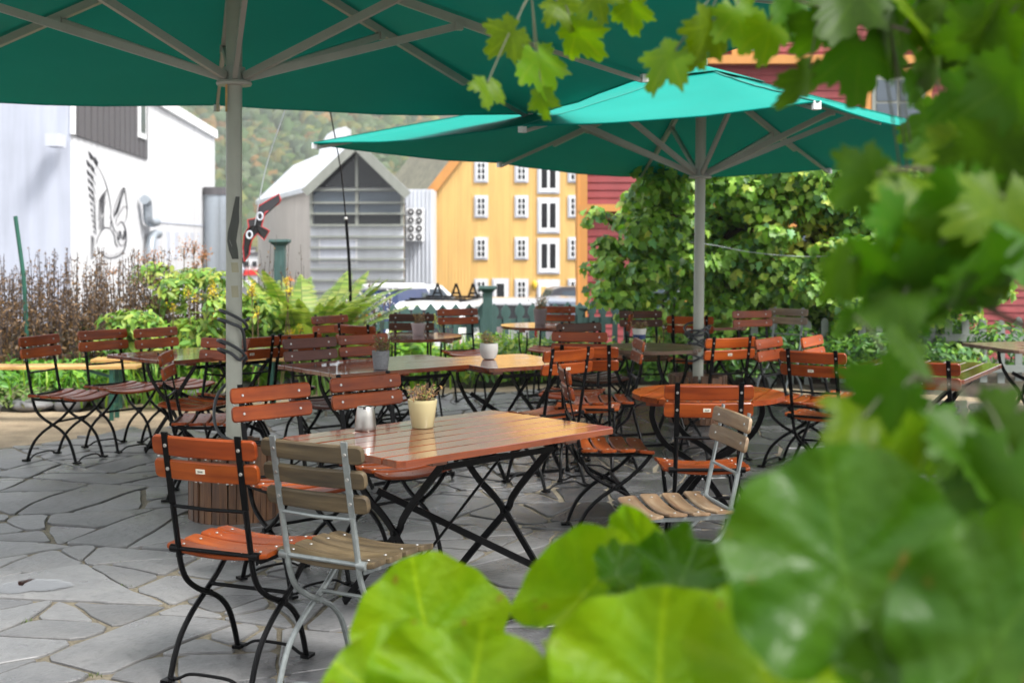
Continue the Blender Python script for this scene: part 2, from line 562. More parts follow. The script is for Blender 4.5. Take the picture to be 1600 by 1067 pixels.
stones = []
for poly in cells:
    c = sum(poly, Vector((0, 0))) / len(poly)
    if abs(c.x) > 0.55 * c.y + 0.9 or c.y > back_y(c.x) - 0.12: continue
    q = inset(poly, srnd.uniform(0.005, 0.016))
    if not q or area(q) < 0.006: continue
    pts = []
    n = len(q)
    for i in range(n):
        a, b = q[i], q[(i + 1) % n]
        L = (b - a).length
        r = min(0.03, L * 0.3)
        k = max(2, int((L - 2 * r) / 0.11) + 1)
        d = (b - a) / max(L, 1e-6)
        for j in range(k):
            pts.append(a + d * (r + (L - 2 * r) * j / (k - 1)))
    pts = [wob(p) for p in pts]
    if max(p.y for p in pts) > back_y(c.x) + 0.15: continue
    stones.append((c, pts, area(q)))
stones.sort(key=lambda s: -s[2] / (s[0].length ** 2))
small_mb = MB()
tilts = {}
for idx, (c, pts, A) in enumerate(stones):
    mb = MB()
    n = len(pts)
    ax, ay, z0 = srnd.gauss(0, 0.004), srnd.gauss(0, 0.004), srnd.uniform(-0.004, 0.004)
    loc = idx < 300
    tilts[(round(c.x, 4), round(c.y, 4))] = z0
    base = c if loc else Vector((0, 0))
    f = lambda p, s, dz: ((p.x - c.x) * s + c.x - base.x, (p.y - c.y) * s + c.y - base.y, z0 + dz + ax * (p.x - c.x) + ay * (p.y - c.y))
    vs_ = [f(p, 1.0, -0.03) for p in pts] + [f(p, 1.0, -0.0035) for p in pts]
    rr = max(0.2, math.sqrt(A / math.pi))
    vs_ += [f(p, 1 - 0.005 / rr, 0.0) for p in pts]
    fs = [(i, (i + 1) % n, n + (i + 1) % n, n + i) for i in range(n)] + [(n + i, n + (i + 1) % n, 2 * n + (i + 1) % n, 2 * n + i) for i in range(n)]
    fs.append(tuple(range(2 * n, 3 * n)))
    if loc:
        mb.add(vs_, fs)
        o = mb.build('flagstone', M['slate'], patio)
        o.location = (c.x, c.y, 0)
    else:
        small_mb.add(vs_, fs)
if small_mb.v:
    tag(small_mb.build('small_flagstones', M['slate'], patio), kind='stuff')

# moss and grass blades in some of the joints
jr = random.Random(8)
M['mossj'] = leafmat('joint_moss', .2, .8)
jv, jt, jc = [], [], []
for k in range(70):
    c, pts, A = stones[jr.randrange(min(180, len(stones)))]
    p0 = pts[jr.randrange(len(pts))]
    p0 = p0 + (p0 - c).normalized() * .010
    for q in range(jr.randrange(8, 30)):
        p = Vector((p0.x + jr.gauss(0, .022), p0.y + jr.gauss(0, .016), -.010))
        h = jr.uniform(.006, .022); a = jr.uniform(0, 6.28)
        d = Vector((math.cos(a), math.sin(a), 0)); e = Vector((-d.y, d.x, 0))
        b = len(jv)
        jv += [p - e * .002, p + e * .002, p + d * h * .7 + Vector((0, 0, h))]
        jt.append((b, b + 1, b + 2))
        g_ = jr.uniform(.6, 1.3); jc += [(.09 * g_, .14 * g_, .025 * g_, 1)] * 3
o = obj('joint_moss', arrays_mesh('joint_moss', np.array([tuple(v) for v in jv]), np.array(jt), M['mossj'], np.array(jc)), patio)
tag(o, kind='stuff')

# planting bed beside the viewpoint, where the foreground plants root
fb = MB()
fbp = []
for k in range(36):
    a = 2 * math.pi * k / 36
    fbp.append((1.15 + 1.25 * math.cos(a) * (1 + .06 * math.sin(5 * a)), 1.45 + .85 * math.sin(a) * (1 + .07 * math.sin(3 * a))))
fb.add([(1.15, 1.45, .05)] + [(1.15 + (x - 1.15) * .8, 1.45 + (y - 1.45) * .8, .035) for x, y in fbp] + [(x, y, -.02) for x, y in fbp], [(0, 1 + k, 1 + (k + 1) % 36) for k in range(36)] + [(1 + k, 37 + k, 37 + (k + 1) % 36, 1 + (k + 1) % 36) for k in range(36)])
tag(fb.build('planting_bed', M['soil'], smooth='all'), kind='structure')

# small puddle on the flagstones
wt = NT('puddle_water')
_gl = wt.new('ShaderNodeBsdfGlossy'); _gl.inputs['Roughness'].default_value = 0.0
_tp = wt.new('ShaderNodeBsdfTransparent'); _tp.inputs['Color'].default_value = (1, 1, 1, 1)
_fr = wt.new('ShaderNodeFresnel'); _fr.inputs['IOR'].default_value = 2.6
_mx = wt.new('ShaderNodeMixShader')
_at = wt.new('ShaderNodeVertexColor', layer_name='tint'); _mm = wt.new('ShaderNodeMath', operation='MULTIPLY'); wt.link(_fr.outputs[0], _mm.inputs[0]); wt.link(_at.outputs['Color'], _mm.inputs[1]); wt.link(_mm.outputs[0], _mx.inputs[0]); wt.link(_tp.outputs[0], _mx.inputs[1]); wt.link(_gl.outputs[0], _mx.inputs[2]); wt.link(_mx.outputs[0], wt.n['Material Output'].inputs['Surface'])
pc0 = on(126, 938)
pc = min((s_[0] for s_ in stones if s_[2] > .14), key=lambda c_: (c_ - pc0.xy).length)
pm = MB()
pp = []
for k in range(90):
    a = 2 * math.pi * k / 90
    r = 1 + 0.16 * math.sin(2 * a + 0.9) + 0.10 * math.sin(3 * a + 2) + 0.05 * math.sin(7 * a + 1) + .025 * math.sin(13 * a + 2)
    pp.append((0.155 * r * math.cos(a), 0.135 * r * math.sin(a), 0))
V_ = np.array([(0, 0, 0)] + [(x * q, y * q, 0) for q in (.5, .72, .88, 1.0) for x, y, z in pp])
T_ = [(0, 1 + k, 1 + (k + 1) % 90) for k in range(90)]
for j in range(3):
    for k in range(90):
        a_, b_2 = 1 + j * 90, 1 + (j + 1) * 90
        T_ += [(a_ + k, b_2 + k, b_2 + (k + 1) % 90), (a_ + k, b_2 + (k + 1) % 90, a_ + (k + 1) % 90)]
C_0 = np.array([(1, 1, 1, 1)] + [(c, c, c, 1) for c in (1, 1, .8, 0) for k in range(90)])
o = obj('puddle', arrays_mesh('puddle', V_, np.array(T_), wt.m, C_0))
o.location = (pc.x, pc.y, tilts[(round(pc.x, 4), round(pc.y, 4))] + 0.0026)
tag(o, 'small bright rain puddle on the flagstones left of the orange chair', 'puddle')

# kerb of rough stones at the edge of the left bed
rk = random.Random(5)
for i in range(9):
    x = -5.4 + i * 0.42 + rk.uniform(-.1, .1)
    y = back_y(x, path_w(x)) + 0.12
    mb = MB()
    mb.sphere((0, 0, 0), 0.16, 9, 6, 0.55)
    mb.v = [tuple(Vector(v) * (1 + 0.35 * mnoise.noise(Vector(v) * 6 + Vector((i * 3, 0, 0))))) for v in mb.v]
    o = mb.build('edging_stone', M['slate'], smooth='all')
    o.location = (x, y, 0.03)
    o.scale = (rk.uniform(.8, 1.5), rk.uniform(.7, 1.1), rk.uniform(.7, 1.1))
    tag(o, 'low grey edging stone between the gravel path and the left flower bed', 'stone', 'edging stones along the left bed')

# hillside of autumn woodland
hm = NT('hillside_ground')
hm.set(Base_Color=hm.ramp(hm.noise(hm.coords(), 0.03, 6), [(0.3, (0.05, 0.07, 0.03)), (0.6, (0.10, 0.11, 0.045))]), Roughness=1.0)
def hill_z(x, y):
    s = (y - 260) / 500.0
    return -2.5 + max(0, s) * 150 + 14 * mnoise.noise(Vector((x * 0.008, y * 0.008, 0))) * min(1, max(0, s) * 4)
hb = MB()
hv, hf = [], []
nx, ny = 60, 40
for j in range(ny):
    for i in range(nx):
        x, y = -420 + 700 * i / (nx - 1), 240 + 560 * j / (ny - 1)
        hv.append((x, y, hill_z(x, y)))
for j in range(ny - 1):
    for i in range(nx - 1):
        a = j * nx + i
        hf.append((a, a + 1, a + nx + 1, a + nx))
hb.add(hv, hf)
tag(hb.build('hillside', hm.m, smooth='all'), kind='structure')
M['wood_far'] = leafmat('autumn_woodland', 0.0, 0.95, spec=0.05)
cv, ct, cc = [], [], []
ico = MB().sphere((0, 0, 0), 1, 6, 4)
iv = np.array(ico.v)
itri = []
for f in ico.f:
    for k in range(1, len(f) - 1): itri.append((f[0], f[k], f[k + 1]))
itri = np.array(itri)
pal = [(0.045, 0.075, 0.03), (0.06, 0.09, 0.03), (0.10, 0.11, 0.035), (0.10, 0.095, 0.035), (0.04, 0.06, 0.028), (0.04, 0.062, 0.035), (0.13, 0.085, 0.035), (0.045, 0.068, 0.032), (0.05, 0.075, 0.03), (0.085, 0.11, 0.06), (0.06, 0.085, 0.05), (0.07, 0.09, 0.045)]
base = 0
for k in range(15000):
    y = 250 + 480 * rng.random() ** 1.2
    x = -0.30 * y + 0.34 * y * rng.random()
    r = rng.uniform(1.3, 2.9)
    v = iv * np.array([r, r, r * rng.uniform(0.8, 1.5)]) * (1 + 0.25 * rng.standard_normal((len(iv), 1)))
    cv.append(v + np.array([x, y, hill_z(x, y) + r * 0.7]))
    ct.append(itri + base)
    base += len(iv)
    p = np.array(pal[rng.integers(len(pal))]) * rng.uniform(0.75, 1.35)
    cc.append(np.tile(np.append(p, 1), (len(iv), 1)))
o = obj('woodland', arrays_mesh('woodland', np.concatenate(cv), np.concatenate(ct), M['wood_far'], np.concatenate(cc), True))
tag(o, 'green and orange autumn woodland covering the far hillside', 'woodland', kind='stuff')
# ================================================================== buildings beyond the garden
GZ = -2.45
def walls(name, c, rough=0.8, var=0.05, scale=0.8, bump=0.1):
    t = NT(name)
    w = t.coords()
    n = t.noise(w, scale, 6, 0.6)
    st = t.noise(t.coords((1.2, 1.2, 0.08)), 2.0, 4)
    h = t.new('ShaderNodeHueSaturation')
    h.inputs['Color'].default_value = (*c, 1)
    mu = t.new('ShaderNodeMath', operation='MULTIPLY')
    t.link(t.rng(n, 1 - var * 2, 1 + var * 2), mu.inputs[0])
    t.link(t.rng(st, 0.9, 1.06, 0.35, 0.6), mu.inputs[1])
    t.link(mu.outputs[0], h.inputs['Value'])
    t.set(Base_Color=h.outputs['Color'], Roughness=rough)
    t.bump(t.noise(w, scale * 25, 4), bump, 0.02)
    return t.m
M['wwall'] = walls('white_render', (0.58, 0.58, 0.59))
M['bwall'] = walls('pale_blue_render', (0.43, 0.455, 0.53))
M['clad'] = walls('dark_cladding', (0.075, 0.07, 0.075), 0.6)
M['wtrim'] = walls('white_paint', (0.80, 0.80, 0.80), 0.5)
M['gtrim'] = walls('pale_grey_trim', (0.50, 0.52, 0.58), 0.6)
M['pipe'] = plain('zinc_duct', (0.34, 0.38, 0.42), 0.4, 0.5, 0.1)
M['conc'] = walls('warm_concrete', (0.52, 0.48, 0.43))
M['metal'] = walls('grey_metal_cladding', (0.52, 0.54, 0.57), 0.45)
M['roofm'] = walls('pale_metal_roof', (0.62, 0.65, 0.70), 0.4)
M['frame'] = walls('olive_grey_frame', (0.22, 0.23, 0.20), 0.5)
M['yellow'] = walls('ochre_yellow_paint', (0.72, 0.46, 0.155), 0.7, 0.03)
M['ochre'] = walls('orange_ochre_trim', (0.50, 0.22, 0.05), 0.6)
M['moss'] = earth('mossy_slate_roof', (0.10, 0.10, 0.07), (0.18, 0.17, 0.12), (0.26, 0.25, 0.17), 3, 0.5)
M['redb'] = walls('dusty_red_paint', (0.23, 0.036, 0.038), 0.7, 0.06, 2.0)
M['glassd'] = NT('dark_window_glass').m
_g = M['glassd'].node_tree.nodes['Principled BSDF']
_g.inputs['Base Color'].default_value = (0.018, 0.02, 0.022, 1); _g.inputs['Roughness'].default_value = 0.06; _g.inputs['Specular IOR Level'].default_value = 0.35
M['glassb'] = NT('reflecting_window_glass').m
_g = M['glassb'].node_tree.nodes['Principled BSDF']
_g.inputs['Base Color'].default_value = (0.07, 0.09, 0.11, 1); _g.inputs['Roughness'].default_value = 0.08
M['redpan'] = plain('red_panel', (0.6, 0.02, 0.015), 0.5)
M['lampy'] = plain('yellow_lamp', (0.65, 0.42, 0.02), 0.4)

# ---- white building with the mural
WC, WD = Vector((-14.15, 40.0, 0)), Vector((-0.0936, 0.9956, 0))
WN = Vector((0.9956, 0.0936, 0))
def wallpt(px, py, off=0.0):
    b = (px - CX) / FPX
    # intersect the view ray with the side wall
    s = (WC.x - b * WC.y) / (b * WD.y - WD.x)
    p = WC + WD * s
    return Vector((p.x, p.y, CAMH - (py - HY) * p.y / FPX)) + WN * off
wb = thing('white_building', 'white rendered building with a winged bird mural, beyond the flower bed', 'building', (WC.x, WC.y, GZ))
def loc(o, root):       # parts are modelled in world space, then hung on their root
    o.location = -root.location
    return o
WT = 7.83
WE = WC + WD * 32.2
m = MB()
a, b = WC + Vector((-22, -0.4, 0)), WC
m.add([(a.x, a.y, GZ), (b.x, b.y, GZ), (b.x, b.y, WT), (a.x, a.y, WT), (a.x, a.y + 30, GZ), (a.x, a.y + 30, WT)], [(0, 1, 2, 3), (4, 0, 3, 5)])
loc(m.build('front_wall', M['bwall'], wb), wb)
m = MB()
a, b = WC, WE
bk = Vector((-22, 1.5, 0))
m.add([(a.x, a.y, GZ), (b.x, b.y, GZ), (b.x, b.y, WT), (a.x, a.y, WT), (b.x + bk.x, b.y, GZ), (b.x + bk.x, b.y, WT), (a.x - 22, a.y - .4, WT)], [(0, 1, 2, 3), (1, 4, 5, 2), (3, 2, 5, 6)])
loc(m.build('side_wall', M['wwall'], wb), wb)
def wbox(name, mat, s0, s1, z0, z1, d, root=wb, parent=None, off=0.0):
    p = [WC + WD * s0 + WN * off, WC + WD * s1 + WN * off]
    q = [x + WN * d for x in p]
    m = MB()
    vs_ = [(*p[0].xy, z0), (*p[1].xy, z0), (*p[1].xy, z1), (*p[0].xy, z1), (*q[0].xy, z0), (*q[1].xy, z0), (*q[1].xy, z1), (*q[0].xy, z1)]
    m.add(vs_, [(0, 1, 2, 3), (7, 6, 5, 4), (0, 4, 5, 1), (1, 5, 6, 2), (2, 6, 7, 3), (3, 7, 4, 0)])
    o = m.build(name, mat, parent or root)
    if parent is None: loc(o, root)
    return o
wbox('roof_trim', M['wtrim'], -0.1, 32.3, WT - 0.35, WT + 0.12, 0.15)
wbox('corner_trim', M['wtrim'], -0.05, 0.25, 4.98, WT - 0.36, 0.10)
s0 = 0.26
k = 0
while s0 < 12.1:                      # dark vertical cladding strips
    wbox('cladding_strip', M['clad'], s0, s0 + 0.43, 4.98, WT - 0.36, 0.06 + 0.02 * (k % 2))
    s0 += 0.445; k += 1
wbox('window_frame', M['wtrim'], 10.2, 11.6, 5.73, WT - 0.37, 0.14)
wbox('window_pane', M['glassb'], 10.45, 11.35, 5.95, WT - 0.37, 0.03, off=0.125)
wbox('wall_groove', M['gtrim'], 12.6, 28.5, 2.35, 2.45, 0.03)
for p0, p1 in ((243, 247), (259, 265), (271, 277), (288, 292), (298, 302), (309, 311)):
    A, B = wallpt(p0, 344), wallpt(p1, 385)
    wbox('slit_window', M['gtrim'], (A - WC).dot(WD), (B - WC).dot(WD), 0.75, 2.0, 0.05)
# ducts
for px, r in ((317, 0.42), (331, 0.42)):
    p = wallpt(px, 300, 0.5)
    m = MB().tube([(p.x, p.y, GZ), (p.x, p.y, 1.55 + 72 * p.y / FPX)], r, 14)
    o = loc(m.build('duct', M['pipe'], wb, True), wb)
    m = MB().tube([(p.x, p.y, 1.55 + 72 * p.y / FPX), (p.x, p.y, 1.55 + 84 * p.y / FPX)], r * 1.15, 14)
    loc(m.build('duct_collar', M['clad'], wb, True), wb)
for pts in ([(214, 312), (218, 316), (219, 330), (220, 344), (226, 348), (233, 347)], [(236, 366), (229, 367), (225, 376), (223, 400), (222, 425)]):
    m = MB().tube(catmull([wallpt(x, y, 0.3) for x, y in pts], 5), 0.19, 12)
    loc(m.build('vent_pipe', M['pipe'], wb, True), wb)
a = at(86, 220, 39.3)
m = MB().box((a.x, 39.35, a.z), (0.42, 0.7, 0.40))
loc(m.build('vent_box', M['gtrim'], wb), wb)
# the mural: black brush strokes on the white wall, a bird with raised wings
MO = (100, 200); MS = 4.85
def mp(x, y, off=0.02):
    return wallpt(MO[0] + x / MS, MO[1] + y / MS, off)
mur = MB()
def stroke(pts, w=3.0, ends=0.45):
    w *= 1.9
    pp = catmull([(x, y, 0) for x, y in pts], 6)
    n = len(pp)
    L, Rr = [], []
    for i, p in enumerate(pp):
        t = (pp[min(i + 1, n - 1)] - pp[max(i - 1, 0)]).normalized()
        k = w / 2 * (ends + (1 - ends) * math.sin(math.pi * i / max(1, n - 1)))
        L.append(mp(p.x - t.y * k, p.y + t.x * k)); Rr.append(mp(p.x + t.y * k, p.y - t.x * k))
    mur.add(L + Rr, [(i, i + 1, n + i + 1, n + i) for i in range(n - 1)])
def blob(poly):
    mur.add([mp(x, y) for x, y in poly], [tuple(range(len(poly)))])
tips = [(180, 170, 62), (164, 235, 52), (167, 310, 44), (174, 375, 36), (177, 435, 36), (184, 492, 32), (192, 550, 28), (197, 603, 26), (202, 648, 22), (207, 690, 20), (212, 732, 20), (217, 772, 20)]
for i, (x, y, l) in enumerate(tips):
    blob([(x, y), (x + l * 0.62, y + l * 0.75), (x + l * 0.75, y + l * 1.25), (x + l * 0.25, y + l * 1.0)])
    if i < 6:
        blob([(x + l * 0.75, y + l * 0.7), (x + l * 1.25, y + l * 1.5), (x + l * 1.1, y + l * 2.0), (x + l * 0.72, y + l * 1.45)])
    stroke([(x + l * 0.7, y + l), (x + l * 1.1, y + l * 1.7), (240, min(790, y + 130))], 2.2)
for i in range(6):
    stroke([(262 - i * 2, 560 + i * 28), (285, 520 + i * 26), (305 + (3 - i) * 5, 470 + i * 30)], 8 - i * 0.8)
for i in range(9):
    stroke([(262 - i, 690 + i * 9), (285, 680 + i * 11), (300, 690 + i * 7)], 2.5)
stroke([(250, 290), (290, 360), (322, 450), (345, 560), (352, 640), (345, 690)], 2.5)
stroke([(322, 545), (300, 600), (296, 690), (300, 750)], 2.5)
stroke([(240, 880), (258, 820), (300, 758), (345, 757), (352, 700)], 4)
stroke([(345, 757), (378, 815), (385, 870), (405, 905)], 4)
stroke([(245, 920), (280, 948), (330, 985), (400, 975), (445, 940), (465, 880), (468, 800), (452, 735), (430, 712), (398, 742)], 5)
stroke([(350, 660), (372, 760), (395, 800)], 3.5)
for i in range(9):
    stroke([(376 + i * 8, 670 - i * 25), (395 + i * 7, 640 - i * 23), (412 + i * 6, 612 - i * 17)], 9 - i * 0.5)
stroke([(375, 690), (376, 620), (400, 545), (450, 455), (470, 560), (476, 610), (470, 680), (455, 720)], 3)
stroke([(385, 730), (400, 680), (430, 625), (455, 595), (474, 610)], 3)
for x, y in ((418, 800), (452, 800)):
    stroke([(x, y - 20), (x + 5, y), (x, y + 45)], 9)
    stroke([(x - 12, y + 8), (x - 14, y + 30), (x - 4, y + 50)], 4)
stroke([(405, 780), (402, 840), (420, 885), (445, 890), (462, 860)], 3)
for i in range(10):
    stroke([(196, 815 + i * 19), (212, 825 + i * 18), (226, 850 + i * 13)], 3.5)
for i in range(14):
    stroke([(268 + i * 12, 945 + 32 * math.sin(i * .22)), (274 + i * 12, 925 + 30 * math.sin(i * .22))], 2)
o = loc(mur.build('mural', plain('black_brush_paint', (0.022, 0.022, 0.028), 0.8), wb), wb)
tag(o, 'black line mural of a bird with raised wings')
tag(o, kind='stuff')

# ---- grey gabled building
GY = 60.0
gb = thing('grey_gabled_building', 'grey metal clad building with glazed gable and pale roof beside the yellow house', 'building', (-7.4, GY, GZ))
gp_ = lambda px, py, Y=GY: at(px, py, Y)
LW = Vector((-6.6, 20, 0))
e0, e1, ap = gp_(485, 297), gp_(631, 297), gp_(559, 227)
m = MB()
m.add([(e0.x, GY, GZ), (e1.x, GY, GZ), e1, ap, e0], [(0, 1, 2, 3, 4)])
loc(m.build('front_wall', M['metal'], gb), gb)
m = MB()
m.add([(e0.x, GY, GZ), e0, e0 + LW, (e0.x + LW.x, GY + 20, GZ)], [(0, 1, 2, 3)])
loc(m.build('side_wall', M['conc'], gb), gb)
def slab(name, mat, q, th, root, up=Vector((0, 0, 1))):
    q = [Vector(p) for p in q]
    m = MB()
    m.add(q + [p + up * th for p in q], [(3, 2, 1, 0), (4, 5, 6, 7), (0, 1, 5, 4), (1, 2, 6, 5), (2, 3, 7, 6), (3, 0, 4, 7)])
    return loc(m.build(name, mat, root), root)
fo = Vector((0, -0.7, 0))
el = e0 + (e0 - ap) * 0.06
er = e1 + (e1 - ap) * 0.12
slab('roof', M['roofm'], [el + fo, ap + fo, ap + LW, el + LW], 0.25, gb)
slab('roof', M['roofm'], [ap + fo, er + fo, er + LW * 0.6, ap + LW * 0.6], 0.25, gb)
for (p, q) in ((el, ap), (ap, er)):
    m = MB().bar([p + fo * 1.2 - Vector((0, 0, .05)), q + fo * 1.2 - Vector((0, 0, .05))], 0.1, 0.42, (0, 0, 1))
    loc(m.build('bargeboard', M['frame'], gb), gb)
# glazed gable and strip window
gi = lambda px, py: gp_(px, py, GY - 0.12)
m = MB().add([gi(493, 293), gi(625, 293), gi(559, 235)], [(0, 1, 2)])
loc(m.build('gable_pane', M['glassd'], gb), gb)
for j, (y0, y1) in enumerate(((299, 316), (318, 333), (335, 352))):
    for (x0, x1) in ((490, 556), (561, 626)):
        m = MB().add([gi(x0, y1), gi(x1, y1), gi(x1, y0), gi(x0, y0)], [(0, 1, 2, 3)])
        loc(m.build('window_pane', M['glassb'] if j < 2 else M['glassd'], gb), gb)
for y in (297, 317, 334, 352, 370, 387, 405, 421, 438, 455):
    A, B = gp_(484, y, GY - 0.2), gp_(633, y, GY - 0.2)
    m = MB().box(((A.x + B.x) / 2, GY - 0.16, A.z), (B.x - A.x, 0.3, 0.09))
    loc(m.build('horizontal_rail', M['frame'], gb), gb)
for px, yt in ((487, 297), (558, 235), (629, 297)):
    A, B = gp_(px, yt), gp_(px, 352)
    m = MB().box((A.x, GY - 0.1, (A.z + B.z) / 2), (0.14, 0.16, A.z - B.z))
    loc(m.build('mullion', M['frame'], gb), gb)
A, B = gp_(498, 373, GY - .06), gp_(558, 412, GY - .06)
m = MB().box(((A.x + B.x) / 2, GY - 0.03, (A.z + B.z) / 2), (B.x - A.x, 0.08, A.z - B.z))
w = loc(m.build('window', M['wtrim'], gb), gb)
m = MB().box(((A.x + B.x) / 2, GY - 0.08, (A.z + B.z) / 2), (B.x - A.x - .15, 0.06, A.z - B.z - .15))
m.build('blind', M['gtrim'], w)
# curved roof vent
A = gp_(545, 257, GY + 6)
prof = [(0, 0), (0, 2.3), (-.5, 2.2), (-1.0, 1.9), (-1.35, 1.3), (-1.5, .5), (-1.5, 0)]
m = MB()
v1 = [(A.x + x, GY + 5, A.z - .4 + z) for x, z in prof]
v2 = [(A.x + x, GY + 7, A.z - .4 + z) for x, z in prof]
n = len(prof)
m.add(v1 + v2, [tuple(reversed(range(n))), tuple(range(n, 2 * n))] + [(i, (i + 1) % n, n + (i + 1) % n, n + i) for i in range(n)])
loc(m.build('roof_vent', M['metal'], gb), gb)
# metal annex with air conditioning units
an = thing('metal_annex', 'narrow standing seam metal annex between grey building and yellow house', 'building', (-4.6, 62, GZ))
A, B = at(632, 296, 62), at(676, 460, 62)
m = MB().box(((A.x + B.x) / 2, 63.5, (A.z + GZ) / 2), (B.x - A.x, 3.0, A.z - GZ))
loc(m.build('wall', M['metal'], an), an)
for i in range(7):
    x = A.x + (B.x - A.x) * (i + .5) / 7
    loc(MB().box((x, 61.97, (A.z + GZ) / 2), (0.03, 0.08, A.z - GZ - .02)).build('seam', M['gtrim'], an), an)
for i in range(4):
    y = 331.5 + 13 * i
    c = at(649, y, 61.4)
    u = thing('air_conditioner', ['topmost', 'second from top', 'third from top', 'lowest'][i] + ' twin fan air conditioning unit on the metal annex wall', 'air conditioner', (c.x, 61.4, c.z - .19), group='air conditioning units in a stack')
    MB().box((0, 0.1, .19), (0.82, 0.7, 0.38)).build('casing', M['wtrim'], u)
    for sx in (-.2, .2):
        mm = MB().tube([(sx, -.26, .19), (sx, -.29, .19)], 0.16, 14)
        f_ = mm.build('fan', M['ink'], u)
        MB().tube([(sx, -.295, .19), (sx, -.31, .19)], 0.05, 8).build('hub', M['wtrim'], f_)

# ---- yellow house
YY = 71.0
yb = thing('yellow_house', 'ochre yellow boarded warehouse with white windows behind parked cars', 'building', (0, YY, GZ))
yp = lambda px, py, d=0.0: at(px, py, YY - d)
X0, X1 = yp(679, 0).x, 12.0
ez = yp(0, 297).z
rx = (X0 + X1) / 2
rz_ = ez + (rx - X0) * 1.3
m = MB().add([(X0, YY, GZ), (X1, YY, GZ), (X1, YY, ez), (rx, YY, rz_), (X0, YY, ez)], [(0, 1, 2, 3, 4)])
loc(m.build('front_wall', M['yellow'], yb), yb)
SW = Vector((-4.5, 14, 0))
m = MB().add([(X0, YY, GZ), (X0, YY, ez), (X0 + SW.x, YY + SW.y, ez), (X0 + SW.x, YY + SW.y, GZ)], [(0, 1, 2, 3)])
loc(m.build('side_wall', M['yellow'], yb), yb)
m = MB()
x = X0 + 0.09
while x < X1:
    zt = ez + (min(x - X0, X1 - x)) * 1.3
    m.box((x, YY - 0.02, (GZ + zt) / 2), (0.05, 0.04, zt - GZ - 0.1))
    x += 0.185
o = loc(m.build('battens', M['yellow'], yb), yb)
tag(o, kind='stuff')
slab('roof', M['moss'], [(X0 - .35, YY - .3, ez - .36), (rx, YY - .3, rz_), (rx + SW.x, YY + SW.y, rz_), (X0 - .35 + SW.x, YY + SW.y, ez - .36)], 0.25, yb)
m = MB().bar([(X0 - .4, YY - .36, ez - .4), (rx, YY - .36, rz_ + .02)], 0.1, 0.5, (0, 0, 1))
loc(m.build('bargeboard', M['ochre'], yb), yb)
def sash(px, py, w, h, nx_, ny_, kind='window'):
    c = yp(px, py)
    W, H = w * YY / FPX, h * YY / FPX
    o = loc(MB().box((c.x, YY - .06, c.z), (W, .12, H)).build(kind, M['gtrim'], yb), yb)
    MB().box((c.x, YY - .14, c.z), (W - .22, .06, H - .2)).build('sash', M['wtrim'], o)
    gm = MB()
    iw, ih = (W - .32), (H - .30)
    for i in range(nx_):
        for j in range(ny_):
            gm.box((c.x - iw / 2 + iw * (i + .5) / nx_, YY - .175, c.z - ih / 2 + ih * (j + .5) / ny_), (iw / nx_ * 0.70, .02, ih / ny_ * .80))
    tag(gm.build('pane', M['glassd'], o), kind='stuff')
for px in (752, 815, 898):
    for py in (268, 323, 388, 453):
        sash(px, py, 21.5, 35, 2, 3)
for py in (275, 337, 400):
    sash(857, py, 35, 56, 2, 1, 'hatch')
# ground floor doors
sash(782, 458, 26, 46, 1, 1, 'door')
c = yp(857, 460)
o = loc(MB().box((c.x, YY - .06, c.z), (1.3, .12, 1.7)).build('double_door', M['gtrim'], yb), yb)
MB().box((c.x, YY - .14, c.z), (1.1, .06, 1.5)).build('leaf', M['wtrim'], o)
MB().box((c.x - .28, YY - .18, c.z), (.28, .03, .9)).build('panel', M['yellow'], o)
MB().box((c.x + .28, YY - .18, c.z), (.28, .03, .9)).build('panel', M['redpan'], o)
c = yp(835, 445)
loc(MB().lathe([(0.05, -.25), (.16, -.1), (.18, .1), (.08, .25)], 10, (c.x, YY - .2, c.z)).build('wall_lamp', M['lampy'], yb, True), yb)

# ---- red clapboard house
RY = 28.0
rb = thing('red_house', 'dusty red clapboard house with ochre trim behind the big shrub', 'building', (1.6, RY, GZ))
rX0, rX1 = at(915, 0, RY).x, 16.0
m = MB().box(((rX0 + rX1) / 2, RY + 2.1, (GZ + 9.0) / 2), (rX1 - rX0 - .05, 4.0, 9.0 - GZ))
loc(m.build('wall', M['redb'], rb), rb)
bh = 0.172
nb = int((9.0 - GZ) / bh)
Rt = Matrix.Rotation(R(-9), 3, 'X')
bm_ = MB().box((0, 0, 0), (rX1 - rX0, 0.03, bh * 1.12), Rt).mesh('clapboard', M['redb'])
for i in range(nb):
    o = obj('clapboard', bm_, rb)
    o.location = Vector(((rX0 + rX1) / 2, RY + 0.06, GZ + bh * (i + .5))) - rb.location
def rbox(name, mat, x0, x1, z0, z1, d=0.12, y=RY, par=None):
    o = MB().box(((x0 + x1) / 2, y - d / 2 + .02, (z0 + z1) / 2), (x1 - x0, d, z1 - z0)).build(name, mat, par or rb)
    if par is None: loc(o, rb)
    return o
rbox('corner_board', M['ochre'], rX0 - .15, rX0 + .03, GZ, 9.0, .16)
dp = MB().tube([(rX0 - .18, RY - .12, GZ), (rX0 - .18, RY - .12, 9)], .05, 8)
loc(dp.build('downpipe', M['ochre'], rb, True), rb)
z_ = at(0, 326, RY).z
rbox('belt_trim', M['ochre'], rX0 - .2, rX1, z_ - .07, z_ + .09, .2)
z_ = at(0, 96, RY).z
rbox('belt_trim', M['ochre'], rX0 - .2, rX1, z_ - .09, z_ + .1, .3)
